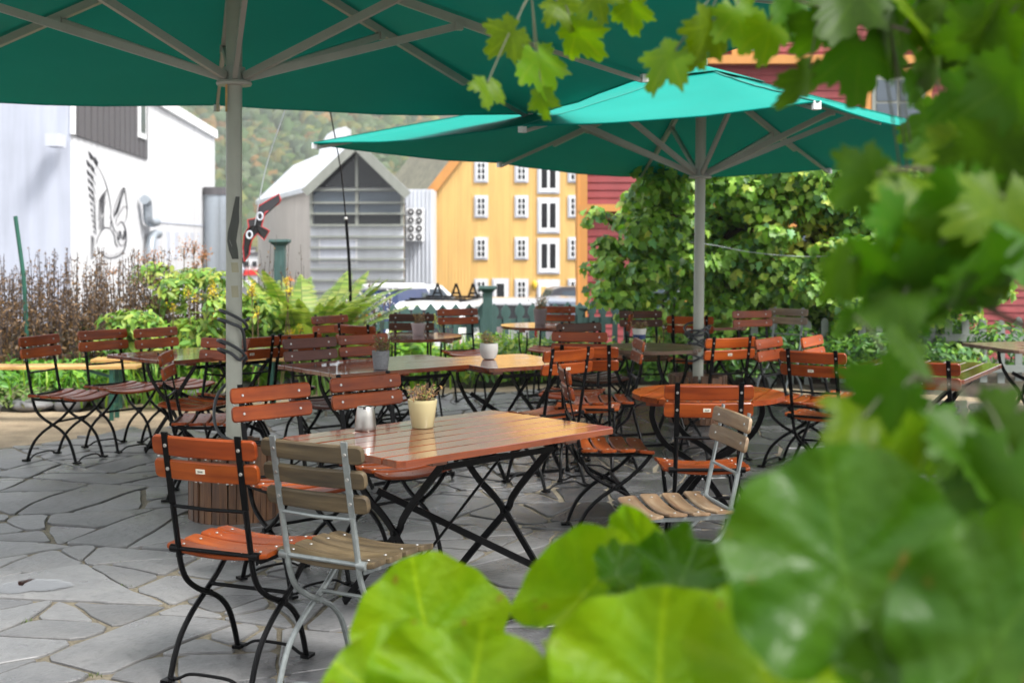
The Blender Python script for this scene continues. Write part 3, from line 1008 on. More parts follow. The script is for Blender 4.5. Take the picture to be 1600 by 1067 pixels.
def rwin(px0, px1, py0, py1, cols=2, rows=2, door=False):
    A, B = at(px0, py0, RY), at(px1, py1, RY)
    o = rbox('door' if door else 'window', M['ochre'], A.x, B.x, B.z, A.z, .18)
    rbox('frame', M['frame'], A.x + .16, B.x - .16, B.z + .1, A.z - .14, .2, par=o)
    w = (B.x - A.x - .46); h = (A.z - B.z - .44)
    for i in range(cols):
        for j in range(rows):
            x = A.x + .23 + w * i / cols; z = B.z + .2 + h * j / rows
            rbox('pane', M['glassb'], x + .03, x + w / cols - .03, z + .03, z + h / rows - .03, .22, par=o)
rwin(1348, 1452, 108, 212)
rwin(1142, 1204, 30, 88)
rwin(1420, 1500, 0, 70)
rwin(1002, 1076, 350, 520, 2, 3, True)
rwin(1510, 1600, 108, 212)
rwin(1200, 1290, 350, 470)
rwin(1380, 1480, 340, 480)

# ---- small harbour buildings glimpsed past the white building
for px, py, w, h, mat, lab in ((360, 420, 55, 60, M['wwall'], 'distant white harbour shed glimpsed left of the umbrella pole'),
                               (408, 424, 48, 52, M['wtrim'], 'distant white boathouse with a red band glimpsed behind the bird kite')):
    Yd = 110.0
    c = at(px, py, Yd)
    t0 = thing('harbour_shed', lab, 'building', (c.x, Yd, GZ))
    W, H = w * Yd / FPX, (at(0, py - h / 2, Yd).z - GZ)
    MB().box((0, 1, H / 2), (W, 4, H)).build('wall', mat, t0)
    MB().box((0, -1.1, H * .45), (W * .98, .2, H * .16)).build('red_band', M['redpan'] if px > 400 else M['gtrim'], t0)
    for i in range(4):
        MB().box((-W / 2 + W * (i + .5) / 4, -1.1, H * .72), (W * .13, .2, H * .16)).build('window', M['glassd'], t0)
    MB().box((0, 1, H + .1), (W * 1.06, 4.4, .25)).build('roof', M['clad'], t0)

# ================================================================== parked vehicles
def carpaint(name, c, rough=0.3):
    return plain(name, c, rough, 0.0, 0.03, 0, 3, coat=0.8)
M['cblue'] = carpaint('navy_car_paint', (0.012, 0.035, 0.14))
M['cwhite'] = carpaint('white_car_paint', (0.75, 0.75, 0.75))
M['csilver'] = carpaint('blue_grey_car_paint', (0.16, 0.20, 0.27))
M['cdark'] = carpaint('dark_car_paint', (0.05, 0.055, 0.065))
M['tyre'] = plain('tyre_rubber', (0.02, 0.02, 0.02), 0.8)
M['lampr'] = plain('red_tail_lamp', (0.35, 0.01, 0.01), 0.2)
def vehicle(name, label, cat, loc_, rz, L, W, H, mat, van=False):
    """nose along +X; body, glasshouse, panes, wheels"""
    t = thing(name, label, cat, loc_, rz)
    hl = L / 2
    if van:
        prof = [(-hl, .35), (-hl, H * .55), (-hl + .06, H - .08), (-hl + .3, H), (hl - 1.75, H), (hl - 1.0, H * .62), (hl - .25, H * .52), (hl, H * .40), (hl, .32)]
    else:
        prof = [(-hl, .35), (-hl + .02, H * .60), (-hl + .35, H * .95), (-hl + .75, H), (hl - 2.2, H), (hl - 1.35, H * .64), (hl - .3, H * .55), (hl, H * .42), (hl, .30)]
    n = len(prof)
    m = MB()
    rows = ((-W / 2, .0), (-W / 2 + .07, 1.), (W / 2 - .07, 1.), (W / 2, 0.))
    vs_ = []
    for y, k in ((-W / 2, 0), (W / 2, 0)):
        for x, z in prof:
            tum = 0.13 * max(0, (z - H * .55) / (H * .45))
            vs_.append((x, y * (1 - tum), z))
    m.add(vs_, [tuple(range(n)), tuple(reversed(range(n, 2 * n)))] + [(i, n + i, n + (i + 1) % n, (i + 1) % n) for i in range(n)])
    m.build('body', mat, t)
    zb, zt = H * .60, H * .92
    for s in (-1, 1):
        yy = s * W / 2 * (1 - .13 * .55)
        def pane(x0, x1, x0t, x1t):
            g_ = MB()
            ya, yb_ = s * (W / 2 * (1 - .13 * max(0, (zb - H * .55) / (H * .45))) + .012), s * (W / 2 * (1 - .13 * (zt - H * .55) / (H * .45)) + .012)
            g_.add([(x0, ya, zb), (x1, ya, zb), (x1t, yb_, zt), (x0t, yb_, zt)], [(0, 1, 2, 3)])
            g_.build('side_window', M['glassb'], t)
        if van:
            pane(hl - 2.35, hl - 1.2, hl - 2.35, hl - 1.75)
        else:
            pane(-hl + .5, -hl + 1.35, -hl + .75, -hl + 1.35)
            pane(-hl + 1.45, hl - 1.6, -hl + 1.45, hl - 2.2)
    ws = MB()
    x0, z0, x1, z1 = (hl - 1.0, H * .62, hl - 1.75, H) if van else (hl - 1.35, H * .64, hl - 2.2, H)
    o_ = .012
    ws.add([(x0 + o_ - (x0 - x1) * .08, -W * .42, z0 + (z1 - z0) * .08 + o_), (x0 + o_ - (x0 - x1) * .08, W * .42, z0 + (z1 - z0) * .08 + o_), (x0 + o_ - (x0 - x1) * .92, W * .38, z0 + (z1 - z0) * .92 + o_), (x0 + o_ - (x0 - x1) * .92, -W * .38, z0 + (z1 - z0) * .92 + o_)], [(0, 1, 2, 3)])
    ws.build('windscreen', M['glassb'], t)
    rw = MB()
    if van:
        rw.add([(-hl - .01, -W * .38, H * .6), (-hl - .01, W * .38, H * .6), (-hl + .04, W * .36, H * .9), (-hl + .04, -W * .36, H * .9)], [(3, 2, 1, 0)])
    else:
        xa, za, xb, zb2 = -hl + .02, H * .60, -hl + .35, H * .95
        f = lambda k: (xa + (xb - xa) * k - .012, za + (zb2 - za) * k)
        (p, q), (r_, s_) = f(.06), f(.9)
        rw.add([(p, -W * .40, q), (p, W * .40, q), (r_, W * .37, s_), (r_, -W * .37, s_)], [(3, 2, 1, 0)])
    if not van: rw.build('rear_window', M['glassd'], t)
    for s in (-1, 1):
        MB().box((-hl, s * W * .42, H * .5), (.06, .16, .3)).build('tail_lamp', M['lampr'], t)
        MB().box((hl - .03, s * W * .38, H * .42), (.12, .3, .14)).build('headlight', M['wtrim'], t)
    for x in (-hl + .85, hl - .9):
        for s in (-1, 1):
            w_ = MB().tube([(x, s * (W / 2 - .2), .33), (x, s * (W / 2 + .01), .33)], .33, 18).build('wheel', M['tyre'], t)
            MB().tube([(x, s * (W / 2 + .012), .33), (x, s * (W / 2 + .025), .33)], .2, 12).build('rim', M['gtrim'], w_)
    return t
c = at(592, 0, 48)
van = vehicle('blue_van', 'navy blue van with white roof rack and white lettering, behind ferns', 'van', (c.x + .75, 49.0, -2.36), R(72), 4.7, 1.95, 2.05, M['cblue'], True)
m = MB().box((-.9, 0, 2.20), (2.6, 1.75, .10)); m.build('roof_rack', M['wtrim'], van)
# blurred white side lettering; only the closing AS can be read
def text_mesh(body, size):
    cu = bpy.data.curves.new('text', 'FONT')
    cu.body = body; cu.size = size; cu.extrude = 0.002; cu.align_x = 'CENTER'
    tmp = bpy.data.objects.new('text_tmp', cu)
    col.objects.link(tmp)
    dg = bpy.context.evaluated_depsgraph_get()
    me = bpy.data.meshes.new_from_object(tmp.evaluated_get(dg))
    bpy.data.objects.remove(tmp)
    me.materials.clear()
    return me
tm = text_mesh('AS', 0.26)
tm.materials.append(M['wtrim'])
o = obj('lettering', tm, van)
o.location = (-2.375, -.62, 1.0); o.rotation_euler = (R(90), 0, R(-90))
lm_ = MB()
for i in range(22):      # the rest of the line is too small and blurred to read
    lm_.box((-2.37, .75 - i * .05, 1.1 + .02 * math.sin(i * 2.3)), (.008, .032, .15 + .05 * math.sin(i * 3.1)))
tag(lm_.build('lettering', M['wtrim'], van), kind='stuff')
c = at(700, 0, 28)
wc = vehicle('white_car', 'white estate car with black ladder brackets on its roof bars', 'car', (c.x, 29.0, -1.47), R(78), 4.5, 1.75, 1.68, M['cwhite'])
for x in (-.62, -.22, .22):
    for s in (0,):
        b1 = MB()
        b1.bar([(-.3, x - .12, 1.72), (-.3, x, 2.05)], .04, .05, (1, 0, 0)); b1.bar([(-.3, x + .12, 1.72), (-.3, x, 2.05)], .04, .05, (1, 0, 0)); b1.bar([(-.3, x - .07, 1.83), (-.3, x + .07, 1.83)], .04, .05, (1, 0, 0))
        b1.build('ladder_bracket', M['black'], wc)
for x in (-1.1, .2):
    MB().box((x, 0, 1.725), (.06, 1.3, .05)).build('roof_bar', M['black'], wc)
for s in (-1, 1):
    MB().bar([(-1.5, s * .62, 1.70), (.9, s * .62, 1.70)], .04, .04).build('roof_rail', M['black'], wc)
c = at(812, 0, 34)
vehicle('white_hatchback', 'white hatchback showing its dark rear window above the picket fence', 'car', (c.x, 34.0, -1.58), R(80), 4.0, 1.72, 1.62, M['cwhite'])
c = at(905, 0, 37)
vehicle('blue_grey_car', 'blue grey car parked close to the red house corner', 'car', (c.x, 38.0, -1.78), R(62), 4.3, 1.78, 1.66, M['csilver'])
c = at(930, 0, 52)
vehicle('dark_off_roader', 'tall dark off roader in front of the yellow house doors', 'car', (c.x, 52.0, -2.3), R(10), 4.6, 1.85, 1.98, M['cdark'])
c = at(668, 0, 58)
vehicle('white_van', 'white van mostly hidden behind the navy van', 'van', (c.x, 58.0, -2.4), R(20), 4.4, 1.8, 1.92, M['cwhite'], True)
# ================================================================== chairs, tables, umbrellas
def slat(cx, cy, cz, L, W, T, wdir, bow=0.0, n=10, rc=0.012, ch=0.004):
    """a slat running along X, bowed along its normal; wdir = its width direction"""
    wd = Vector(wdir).normalized()
    nd = Vector((1, 0, 0)).cross(wd)
    m = MB()
    vs_, fs = [], []
    xs_ = [-L / 2, -L / 2 + rc * .3, -L / 2 + rc] + [-L / 2 + rc + (L - 2 * rc) * (i + 1) / n for i in range(n - 1)] + [L / 2 - rc, L / 2 - rc * .3, L / 2]
    for i, x in enumerate(xs_):
        e = min(i, len(xs_) - 1 - i)
        w = W / 2 - (rc * .9 if e == 0 else rc * .3 if e == 1 else 0)
        o = bow * (1 - (2 * x / L) ** 2)
        c = Vector((cx + x, cy, cz)) + nd * o
        for a, b in ((-w, -T / 2 + ch), (-w + ch, -T / 2), (w - ch, -T / 2), (w, -T / 2 + ch), (w, T / 2 - ch), (w - ch, T / 2), (-w + ch, T / 2), (-w, T / 2 - ch)):
            vs_.append(c + wd * a + nd * b)
    k = len(xs_)
    for i in range(k - 1):
        for j in range(8):
            fs.append((i * 8 + j, (i + 1) * 8 + j, (i + 1) * 8 + (j + 1) % 8, i * 8 + (j + 1) % 8))
    fs.append(tuple(range(8)))
    fs.append(tuple((k - 1) * 8 + j for j in reversed(range(8))))
    return m.add(vs_, fs)

UP = [(-.262, .885), (-.235, .74), (-.207, .60), (-.182, .48), (-.168, .41), (-.135, .345), (-.07, .295), (0, .262), (.07, .222), (.125, .165), (.160, .09), (.185, .012)]
LO = [(.195, .432), (.145, .375), (.075, .312), (0, .262), (-.075, .212), (-.14, .150), (-.178, .085), (-.205, .012)]
UW, LWd = .150, .166
def upy(z):
    for (y0, z0), (y1, z1) in zip(UP, UP[1:]):
        if z0 >= z >= z1: return y0 + (y1 - y0) * (z0 - z) / (z0 - z1)
    return -.26
wet = NT('water_drop')
wet.set(Base_Color=(0.95, 0.95, 0.95), Roughness=0.0, Transmission_Weight=0.92, IOR=1.33)
M['drop'] = wet.m

def chair_kit(wood_m, metal_m, nback=2, H=.885, thick=.017):
    kit = []
    add = lambda name, me, par=None: kit.append((name, me, par))
    for s in (-1, 1):
        m = MB()
        pu = catmull([(s * UW, y, z) for y, z in UP], 5)
        m.tube([p for p in pu if p.z < .64], .0105, 8)
        fl = [p for p in pu if p.z >= .62]
        m.bar(fl, .024, .007, (0, 1, 0))
        m.box((s * UW, .195, .007), (.034, .05, .012))
        add('leg', m.mesh('leg', metal_m, True))
    for s in (-1, 1):
        m = MB()
        m.tube(catmull([(s * LWd, y, z) for y, z in LO], 5), .0105, 8)
        m.box((s * LWd, -.215, .007), (.034, .05, .012))
        add('leg', m.mesh('leg', metal_m, True))
        m = MB().bar([(s * LWd, .20, .436), (s * LWd, 0, .434), (s * LWd, -.17, .438)], .006, .018)
        add('seat_rail', m.mesh('seat_rail', metal_m))
    add('back_rod', MB().tube([(-UW, upy(.62), .62), (0, upy(.62) - .004, .617), (UW, upy(.62), .62)], .007, 8).mesh('back_rod', metal_m, True))
    pv = MB().tube([(-LWd, -.178, .462), (LWd, -.178, .462)], .008, 8)
    for s in (-1, 1): pv.tube([(s * (LWd - .02), -.178, .462), (s * (LWd + .016), -.178, .462)], .0145, 10)
    add('pivot_bar', pv.mesh('pivot_bar', metal_m, True))
    add('stretcher', MB().tube([(-LWd, .03, .285), (LWd, .03, .285)], .0075, 8).mesh('stretcher', metal_m, True))
    for y, wq in ((.188, UW), (-.208, LWd)):
        add('foot_bar', MB().tube(catmull([(-wq, y, .014), (-wq * .8, y, .014), (-wq * .5, y, .036), (0, y, .040), (wq * .5, y, .036), (wq * .8, y, .014), (wq, y, .014)], 4), .006, 6).mesh('foot_bar', metal_m, True))
    pin = MB().tube([(-.18, 0, .262), (-.14, 0, .262)], .012, 8)
    pin2 = MB().tube([(.14, 0, .262), (.18, 0, .262)], .012, 8)
    add('rivet', pin.mesh('rivet', metal_m, True)); add('rivet', pin2.mesh('rivet', metal_m, True))
    # seat slats, dished from side to side
    for i, y in enumerate((-.135, -.035, .065, .165)):
        z = .462 + (.004 if i == 0 else 0) - (.008 if i == 3 else 0)
        m = slat(0, y, z, .415, .085, thick, (0, 1, -.10 if i == 3 else .03), -.020, 10)
        add('seat_slat', m.mesh('seat_slat', wood_m, True))
        for s in (-1, 1):
            add('screw', MB().lathe([(.006, 0), (.005, .002), (.003, .003)], 8, (s * .16, y, z + .0115 * 0 + thick / 2 - .0065)).mesh('screw', M['screw'], True), len(kit) - 1 - (0 if s < 0 else 1))
    # back slats
    hb_, gap = (.072, .011) if nback == 2 else (.063, .021)
    zc = [.885 - .012 - hb_ / 2 - i * (hb_ + gap) for i in range(nback)]
    for i, z in enumerate(zc):
        y = upy(z) + .0035 + thick / 2 + .002
        wd = Vector((0, upy(z + .05) - upy(z - .05), .1)).normalized()
        m = slat(0, y, z, .420, hb_, thick, wd, .014, 10, .014, .005)
        # bow runs backwards at the ends to meet the posts
        add('back_slat', m.mesh('back_slat', wood_m, True))
        base_i = len(kit) - 1
        nd = Vector((1, 0, 0)).cross(wd)
        for s in (-1, 1):
            o_ = .014 * (1 - (2 * UW / .42) ** 2)
            for face in (1, -1):
                p = Vector((s * UW, y, z)) + nd * o_
                q = p - nd * (thick / 2 + .001) if face > 0 else Vector((s * UW, upy(z) - .0045, z))
                d = -nd if face > 0 else Vector((0, -1, -.1)).normalized()
                add('screw', MB().tube([q - d * .002, q + d * .003], .0075, 8, [1, .75]).mesh('screw', M['screw'], True), base_i)
        if i == nback - 1 and nback == 2:
            q = Vector((-.01, y, z + .004)) + nd * (.014 + thick / 2 + .001)
            rot = Matrix.Rotation(math.atan2(-wd.y, wd.z), 3, 'X')
            add('maker_plate', MB().box(q, (.036, .0024, .017), rot).mesh('maker_plate', M['plate']), base_i)
            mk = MB()
            for kx in (-.008, -.004, 0, .004, .008):
                mk.box(q + nd * .002 + Vector((kx, 0, 0)), (.0022, .001, .006 if abs(kx) > .005 else .004), rot)
            add('plate_mark', mk.mesh('plate_mark', M['ink']), base_i)
    return kit

def drops_for(kit_name):
    m = MB()
    rr = random.Random(3)
    for z in (.873 - .072 - .001, .873 - .072 * 2 - .011 - .001):      # beads under the back slats
        for k in range(11):
            x = rr.uniform(-.2, .2)
            y = upy(z) + .0135 - .014 * (1 - (2 * x / .42) ** 2) * -0 - .012 * (1 - (2 * x / .42) ** 2)
            m.sphere((x, y, z - .001), rr.uniform(.0028, .0052), 7, 5, 1.2)
    for k in range(90):                                                 # beads on the seat
        i = rr.randrange(4)
        y = (-.135, -.035, .065, .165)[i] + rr.uniform(-.038, .038)
        x = rr.uniform(-.19, .19)
        z = .4705 + (.004 if i == 0 else 0) - (.008 if i == 3 else 0) - .020 * (1 - (2 * x / .415) ** 2) + ((-.10 if i == 3 else .03) * (y - (-.135, -.035, .065, .165)[i]))
        m.sphere((x, y, z), rr.uniform(.0018, .0048), 7, 4, .5)
    for k in range(16):
        m.sphere((rr.uniform(-.2, .2), -.182 + rr.uniform(0, .01), .4475 - .012), rr.uniform(.002, .003), 6, 4, 1.2)
    return m.mesh('water_drops', M['drop'], 'all')

KITS = {
    'red': chair_kit(M['red'], M['black']),
    'redd': chair_kit(M['redd'], M['black']),
    'weather': chair_kit(M['weather'], M['galv'], 3, thick=.021),
    'pale': chair_kit(M['pale'], M['galv'], 2, thick=.014),
    'mauve': chair_kit(M['mauve'], M['black']),
    'dark': chair_kit(M['darkw'], M['black']),
}
DROPS = drops_for('red')
def chair(x, y, fx, fy, kind, label, wetness=False, sz=1.0, detail=True, group='slatted folding chairs on the patio'):
    t = thing('folding_chair', label, 'chair', (x, y, .004), head(fx, fy), group)
    t.scale = (1, 1, sz)
    made = []
    for name, me, par in KITS[kind]:
        if not detail and name in ('screw', 'plate_mark', 'rivet') and y > 9.5:
            made.append(None); continue
        o = bpy.data.objects.new(name, me)
        col.objects.link(o)
        o.parent = made[par] if par is not None else t
        made.append(o)
    if wetness:
        tag(obj('water_drops', DROPS, t), kind='stuff')
    return t

C_ = chair
C_(-.972, 4.52, .37, .93, 'red', 'nearest orange red slatted chair, rain beaded, left of the weathered chair', True)
C_(-.560, 4.41, .48, .877, 'weather', 'grey weathered chair with three back slats and galvanised frame', False)
C_(-.97, 5.66, .66, -.75, 'red', 'red slatted chair behind the steel pot end of the nearest table', True)
C_(-.575, 6.08, .66, -.75, 'red', 'red slatted chair directly behind the steel ashtray on the nearest table', True)
C_(.52, 6.66, .995, .08, 'red', 'red slatted chair seen edge on, just right of the nearest table', True)
C_(.925, 6.10, .0, 1, 'red', 'red slatted chair in front of the near round table', True)
C_(.70, 5.28, -.98, -.19, 'pale', 'pale worn chair with grey frame facing left, above the large leaves', False, .94)
C_(-3.16, 8.87, .95, -.31, 'redd', 'leftmost red slatted chair, standing alone by the gravel path', True)
C_(-2.93, 9.35, .78, -.63, 'redd', 'second red chair from the far left, at the left table', True)
C_(-2.58, 9.60, .83, -.56, 'redd', 'third red chair from the far left, in front of leafy bush', True)
C_(-2.10, 8.45, -.45, -.89, 'redd', 'red chair left of the near umbrella pole with its back to the table', False)
C_(-1.86, 7.60, .99, .1, 'redd', 'red chair seen edge on beside the near umbrella pole', True)
C_(-1.98, 8.95, -.66, .75, 'redd', 'red chair half hidden right behind the near umbrella pole', False)
C_(-1.72, 9.22, -.66, .75, 'redd', 'red chair seen from behind just right of the near umbrella pole', False)
C_(-1.26, 8.52, .63, -.78, 'mauve', 'dull mauve brown slatted chair behind the second table', False)
C_(-.93, 8.86, .63, -.78, 'redd', 'red chair tucked between mauve brown chair and the grey woven pot', False)
C_(-1.47, 11.15, .75, -.66, 'redd', 'red chair at the far left round table in front of ferns', False)
C_(-1.13, 10.22, .55, .84, 'redd', 'red chair seen from behind at the far left round table', False)
C_(-.92, 11.35, .05, -1, 'dark', 'dark brown chair behind the pot on the far left round table', False)
C_(-.46, 12.25, .35, -.94, 'redd', 'lone small red chair in front of the green fence post', False)
C_(.40, 12.70, -.2, -.98, 'redd', 'red chair against the picket fence at the far middle round table', False)
C_(.20, 7.96, -.64, .77, 'red', 'red chair seen from behind at the right end of middle table', True)
C_(.44, 9.02, -.25, -.97, 'redd', 'red chair facing forward behind the white bowl planter table', False)
C_(.66, 10.05, .45, -.89, 'dark', 'dark brown chair behind the two red chairs in the middle', False)
C_(.50, 8.22, .12, .99, 'red', 'red chair seen from behind, left of the dark round table', False)
C_(.63, 8.55, -1, -.05, 'red', 'wet red chair facing left, in front of the dark round table', True)
C_(.87, 11.7, -.98, .15, 'redd', 'small red chair seen edge on near the picket fence', False)
C_(1.27, 11.85, .1, -.99, 'dark', 'nearly black chair behind the striped pot on the dark table', False)
C_(1.66, 11.45, .25, .97, 'redd', 'red chair seen from behind, behind the right umbrella pole', False)
C_(2.40, 11.88, .3, -.95, 'redd', 'red chair right of the far right round table by the shrub', False)
C_(2.62, 12.30, -.6, -.8, 'pale', 'light wooden chair with grey frame behind the red one by the shrub', False)
C_(1.43, 8.95, -.42, .91, 'redd', 'red chair just right of the cable wound umbrella pole', False)
C_(1.97, 7.83, .55, .835, 'red', 'red chair seen from behind at the right rectangular table', True)
C_(1.98, 8.55, .8, -.6, 'red', 'red chair peeking over the chair at the right rectangular table', False)
C_(2.33, 8.72, .84, -.54, 'redd', 'red chair on the far side of the right rectangular table', False)
C_(2.42, 7.20, .52, .85, 'red', 'red chair half hidden by blurred leaves at right table', False)

# ---- tables
def leg_bar(m, p, q, kink=None, w=.030, t=.010, axis=(1, 0, 0)):
    pts = [p] + (kink or []) + [q]
    m.sweep(catmull(pts, 6) if kink else pts, [(-w / 2, -t / 2), (w / 2, -t / 2), (w / 2, t / 2), (-w / 2, t / 2)], axis)
def rect_table(loc_, ang, L, W, label, mat, n=7, h=.74):
    t = thing('rectangular_table', label, 'table', loc_, ang, 'slatted folding tables')
    gap = .007
    pw = (W - gap * (n - 1)) / n
    th = .026
    cc_ = .024
    def plank_mesh(kind):
        x, y = L / 2, pw / 2
        if kind == 0: poly = [(-x, -y), (x, -y), (x, y), (-x, y)]
        elif kind < 0: poly = [(-x + cc_, -y), (x - cc_, -y), (x, -y + cc_), (x, y), (-x, y), (-x, -y + cc_)]
        else: poly = [(-x, -y), (x, -y), (x, y - cc_), (x - cc_, y), (-x + cc_, y), (-x, y - cc_)]
        k = len(poly); c_ = .0025
        sh = [(px_ * (1 - c_ / x), py_ * (1 - c_ / y)) for px_, py_ in poly]
        m = MB()
        m.add([(a, b, -th) for a, b in poly] + [(a, b, -c_) for a, b in poly] + [(a, b, 0) for a, b in sh],
              [tuple(reversed(range(k)))] + [(i, (i + 1) % k, k + (i + 1) % k, k + i) for i in range(k)] + [(k + i, k + (i + 1) % k, 2 * k + (i + 1) % k, 2 * k + i) for i in range(k)] + [tuple(range(2 * k, 3 * k))])
        return m.mesh('plank', mat)
    pm_ = {k: plank_mesh(k) for k in (-1, 0, 1)}
    for i in range(n):
        o = obj('plank', pm_[-1 if i == 0 else 1 if i == n - 1 else 0], t)
        o.location = (0, -W / 2 + pw / 2 + i * (pw + gap), h)
        o.rotation_euler = (random.gauss(0, .002), random.gauss(0, .001), 0)
    ux = min(.31, L / 2 - .14)
    bt = MB().box((0, 0, 0), (.07, W - .10, .022)).mesh('batten', mat)
    for s in (-1, 1):
        o = obj('batten', bt, t); o.location = (s * (ux + .06), 0, h - th - .012)
    zt = h - th - .024
    yt, yf = W / 2 - .10, W / 2 - .04
    for s in (-1, 1):
        x = s * ux
        m = MB(); leg_bar(m, (x - .008, yt, zt), (x - .008, -yf, .008), [(x - .008, yt - .02, zt - .10), (x - .008, yt * .55, zt - .21), (x - .008, 0, .37)])
        m.build('leg', M['black'], t)
        m = MB(); leg_bar(m, (x + .008, -yt, zt), (x + .008, yf, .008), [(x + .008, -yt * .35, .50), (x + .008, -.035, .42), (x + .008, 0, .36), (x + .008, yf * .55, .17)])
        m.build('leg', M['black'], t)
        MB().tube([(x - .02, 0, .365), (x + .02, 0, .365)], .013, 8).build('rivet', M['black'], t)
    for s in (-1, 1):
        MB().bar([(-ux, s * yf, .035), (ux, s * yf, .035)], .008, .022).build('foot_rail', M['black'], t)
        MB().bar([(-ux, s * yt, zt - .02), (ux, s * yt, zt - .02)], .008, .024).build('top_rail', M['black'], t)
    MB().bar([(-ux, yt * .40, zt - .17), (ux, -yf * .72, .14)], .008, .028).build('brace', M['black'], t)
    MB().bar([(.0, -yt, zt - .02), (-ux * .85, yf * .3, .04)], .026, .010).build('brace', M['black'], t)
    return t
def round_table(loc_, ang, r, label, mat, n=7, h=.74):
    t = thing('round_table', label, 'table', loc_, ang, 'slatted round tables')
    gap, th = .007, .026
    pw = (2 * r - gap * (n - 1)) / n
    for i in range(n):
        y0 = -r + i * (pw + gap); y1 = y0 + pw
        ys = [y0 + (y1 - y0) * k / 6 for k in range(7)]
        f = lambda y: math.sqrt(max(0, r * r - y * y))
        poly = [(f(y), y) for y in ys] + [(-f(y), y) for y in reversed(ys)]
        poly = [p for k, p in enumerate(poly) if (Vector(p) - Vector(poly[k - 1])).length > 1e-4]
        m = MB().prism(poly, -th, 0)
        o = m.build('plank', mat, t)
        o.location = (0, 0, h + random.uniform(-.0006, .0006))
    zt = h - th - .024
    a = r * .62
    for s in (-1, 1):
        MB().box((s * a, 0, h - th - .012), (.06, r * 1.3, .022)).build('batten', mat, t)
    for s in (-1, 1):
        for d in (-1, 1):
            m = MB(); x = s * a * .78 + d * .008
            leg_bar(m, (x, d * a, zt), (x, -d * a * 1.05, .008), [(x, d * a * 1.0, zt - .09), (x, d * a * .72, zt - .21), (x, 0, .36)])
            m.build('leg', M['black'], t)
        MB().tube([(s * a * .78 - .02, 0, .36), (s * a * .78 + .02, 0, .36)], .013, 8).build('rivet', M['black'], t)
    for s in (-1, 1):
        MB().bar([(-a * .8, s * a * 1.05, .03), (a * .8, s * a * 1.05, .03)], .008, .022).build('foot_rail', M['black'], t)
    return t
rect_table((-.253, 5.294, 0), math.atan2(.70, .716), 1.21, .79, 'nearest glossy red brown slatted table with steel ashtray and yellow pot', M['redtop'])
rect_table((-.845, 8.26, 0), math.atan2(.727, .904), 1.17, .80, 'second slatted table carrying the grey woven pot', M['redtop'])
rect_table((-.03, 8.48, 0), R(31), .72, .80, 'short slatted table carrying the white bowl planter', M['redtop'])
rect_table((-2.22, 9.13, 0), R(47.5), 1.2, .80, 'left slatted table between the red chairs by the gravel path', M['redtop'])
rect_table((2.60, 7.98, 0), R(58), 1.15, .80, 'right slatted table mostly hidden by blurred leaves', M['redtop'])
rect_table((4.25, 9.75, 0), R(12), 1.2, .75, 'far right table of which one brown end shows', M['greyw'])
round_table((1.05, 6.69, 0), R(68), .405, 'near round orange brown table in front of the right umbrella base', M['red'])
round_table((1.06, 9.57, 0), R(20), .39, 'dark weathered round table carrying the striped pot', M['greyw'])
round_table((-.86, 10.7, 0), R(15), .43, 'far left round table carrying the mauve pot', M['redtop'])
round_table((.30, 12.06, 0), R(10), .41, 'far middle round table by the picket fence', M['redtop'])
round_table((1.87, 12.1, 0), R(35), .41, 'far right round table in front of the big shrub', M['redtop'])

# ---- things on the tables
def twigs(parent, z, r, n, hgt, mats, seed, name='dry_stem'):
    rr = random.Random(seed)
    m = MB(); lv, lt, lc = [], [], []
    for k in range(n):
        a = rr.uniform(0, 6.28); q = rr.uniform(0, r)
        x, y = q * math.cos(a), q * math.sin(a)
        dx, dy = rr.gauss(0, .35) * hgt + x * .6, rr.gauss(0, .35) * hgt + y * .6
        H_ = hgt * rr.uniform(.5, 1.1)
        pts = [(x, y, z), (x + dx * .3, y + dy * .3, z + H_ * .5), (x + dx, y + dy, z + H_)]
        m.tube(catmull(pts, 3), .0013, 4)
        for j in range(rr.randrange(4, 9)):
            u = rr.uniform(.25, 1.0)
            p = Vector(pts[0]).lerp(Vector(pts[2]), u) + Vector((rr.gauss(0, .006), rr.gauss(0, .006), 0))
            s = rr.uniform(.006, .013)
            d = Vector((rr.gauss(0, 1), rr.gauss(0, 1), rr.gauss(.4, .8))).normalized(); e = d.orthogonal().normalized()
            b = len(lv)
            lv += [p, p + d * s + e * s * .35, p + d * s * 2, p + d * s - e * s * .35]
            lt.append((b, b + 1, b + 2, b + 3))
            c = mats[rr.randrange(len(mats))]
            lc += [(*c, 1)] * 4
    o = m.build('stem', M['twig'], parent); tag(o, kind='stuff')
    o = obj('foliage', arrays_mesh('foliage', np.array([tuple(v) for v in lv]), np.array(lt), M['leaf_small'], np.array(lc)), parent)
    tag(o, kind='stuff')
M['twig'] = plain('brown_twig', (0.12, 0.075, 0.04), 0.8)
M['leaf_small'] = leafmat('small_leaf', 0.25)
def pot(loc_, label, mat, prof, soil_z, soil_r, hgt, cols, seed, n=26, extra=None):
    t = thing('plant_pot', label, 'plant pot', loc_, 0)
    MB().lathe(prof, 32).build('pot', mat, t, True)
    MB().lathe([(soil_r, soil_z - .01), (soil_r, soil_z), (soil_r * .5, soil_z + .006)], 20).build('potting_soil', M['soil'], t)
    twigs(t, soil_z, soil_r * .8, n, hgt, cols, seed)
    return t
def tapered(r0, r1, h, t=.006, rim=0.0):
    return [(r0 - .004, 0), (r0, .004), (r1, h - .012), (r1 + rim, h - .012), (r1 + rim, h), (r1 - t, h), (r1 - t - .003, h - .03), (r0 - .004, h - .035)]
dry = [(.30, .17, .06), (.22, .13, .05), (.18, .20, .05), (.38, .22, .12)]
grn = [(.10, .17, .03), (.16, .19, .05), (.20, .13, .06)]
p = on(660, 668, .74)
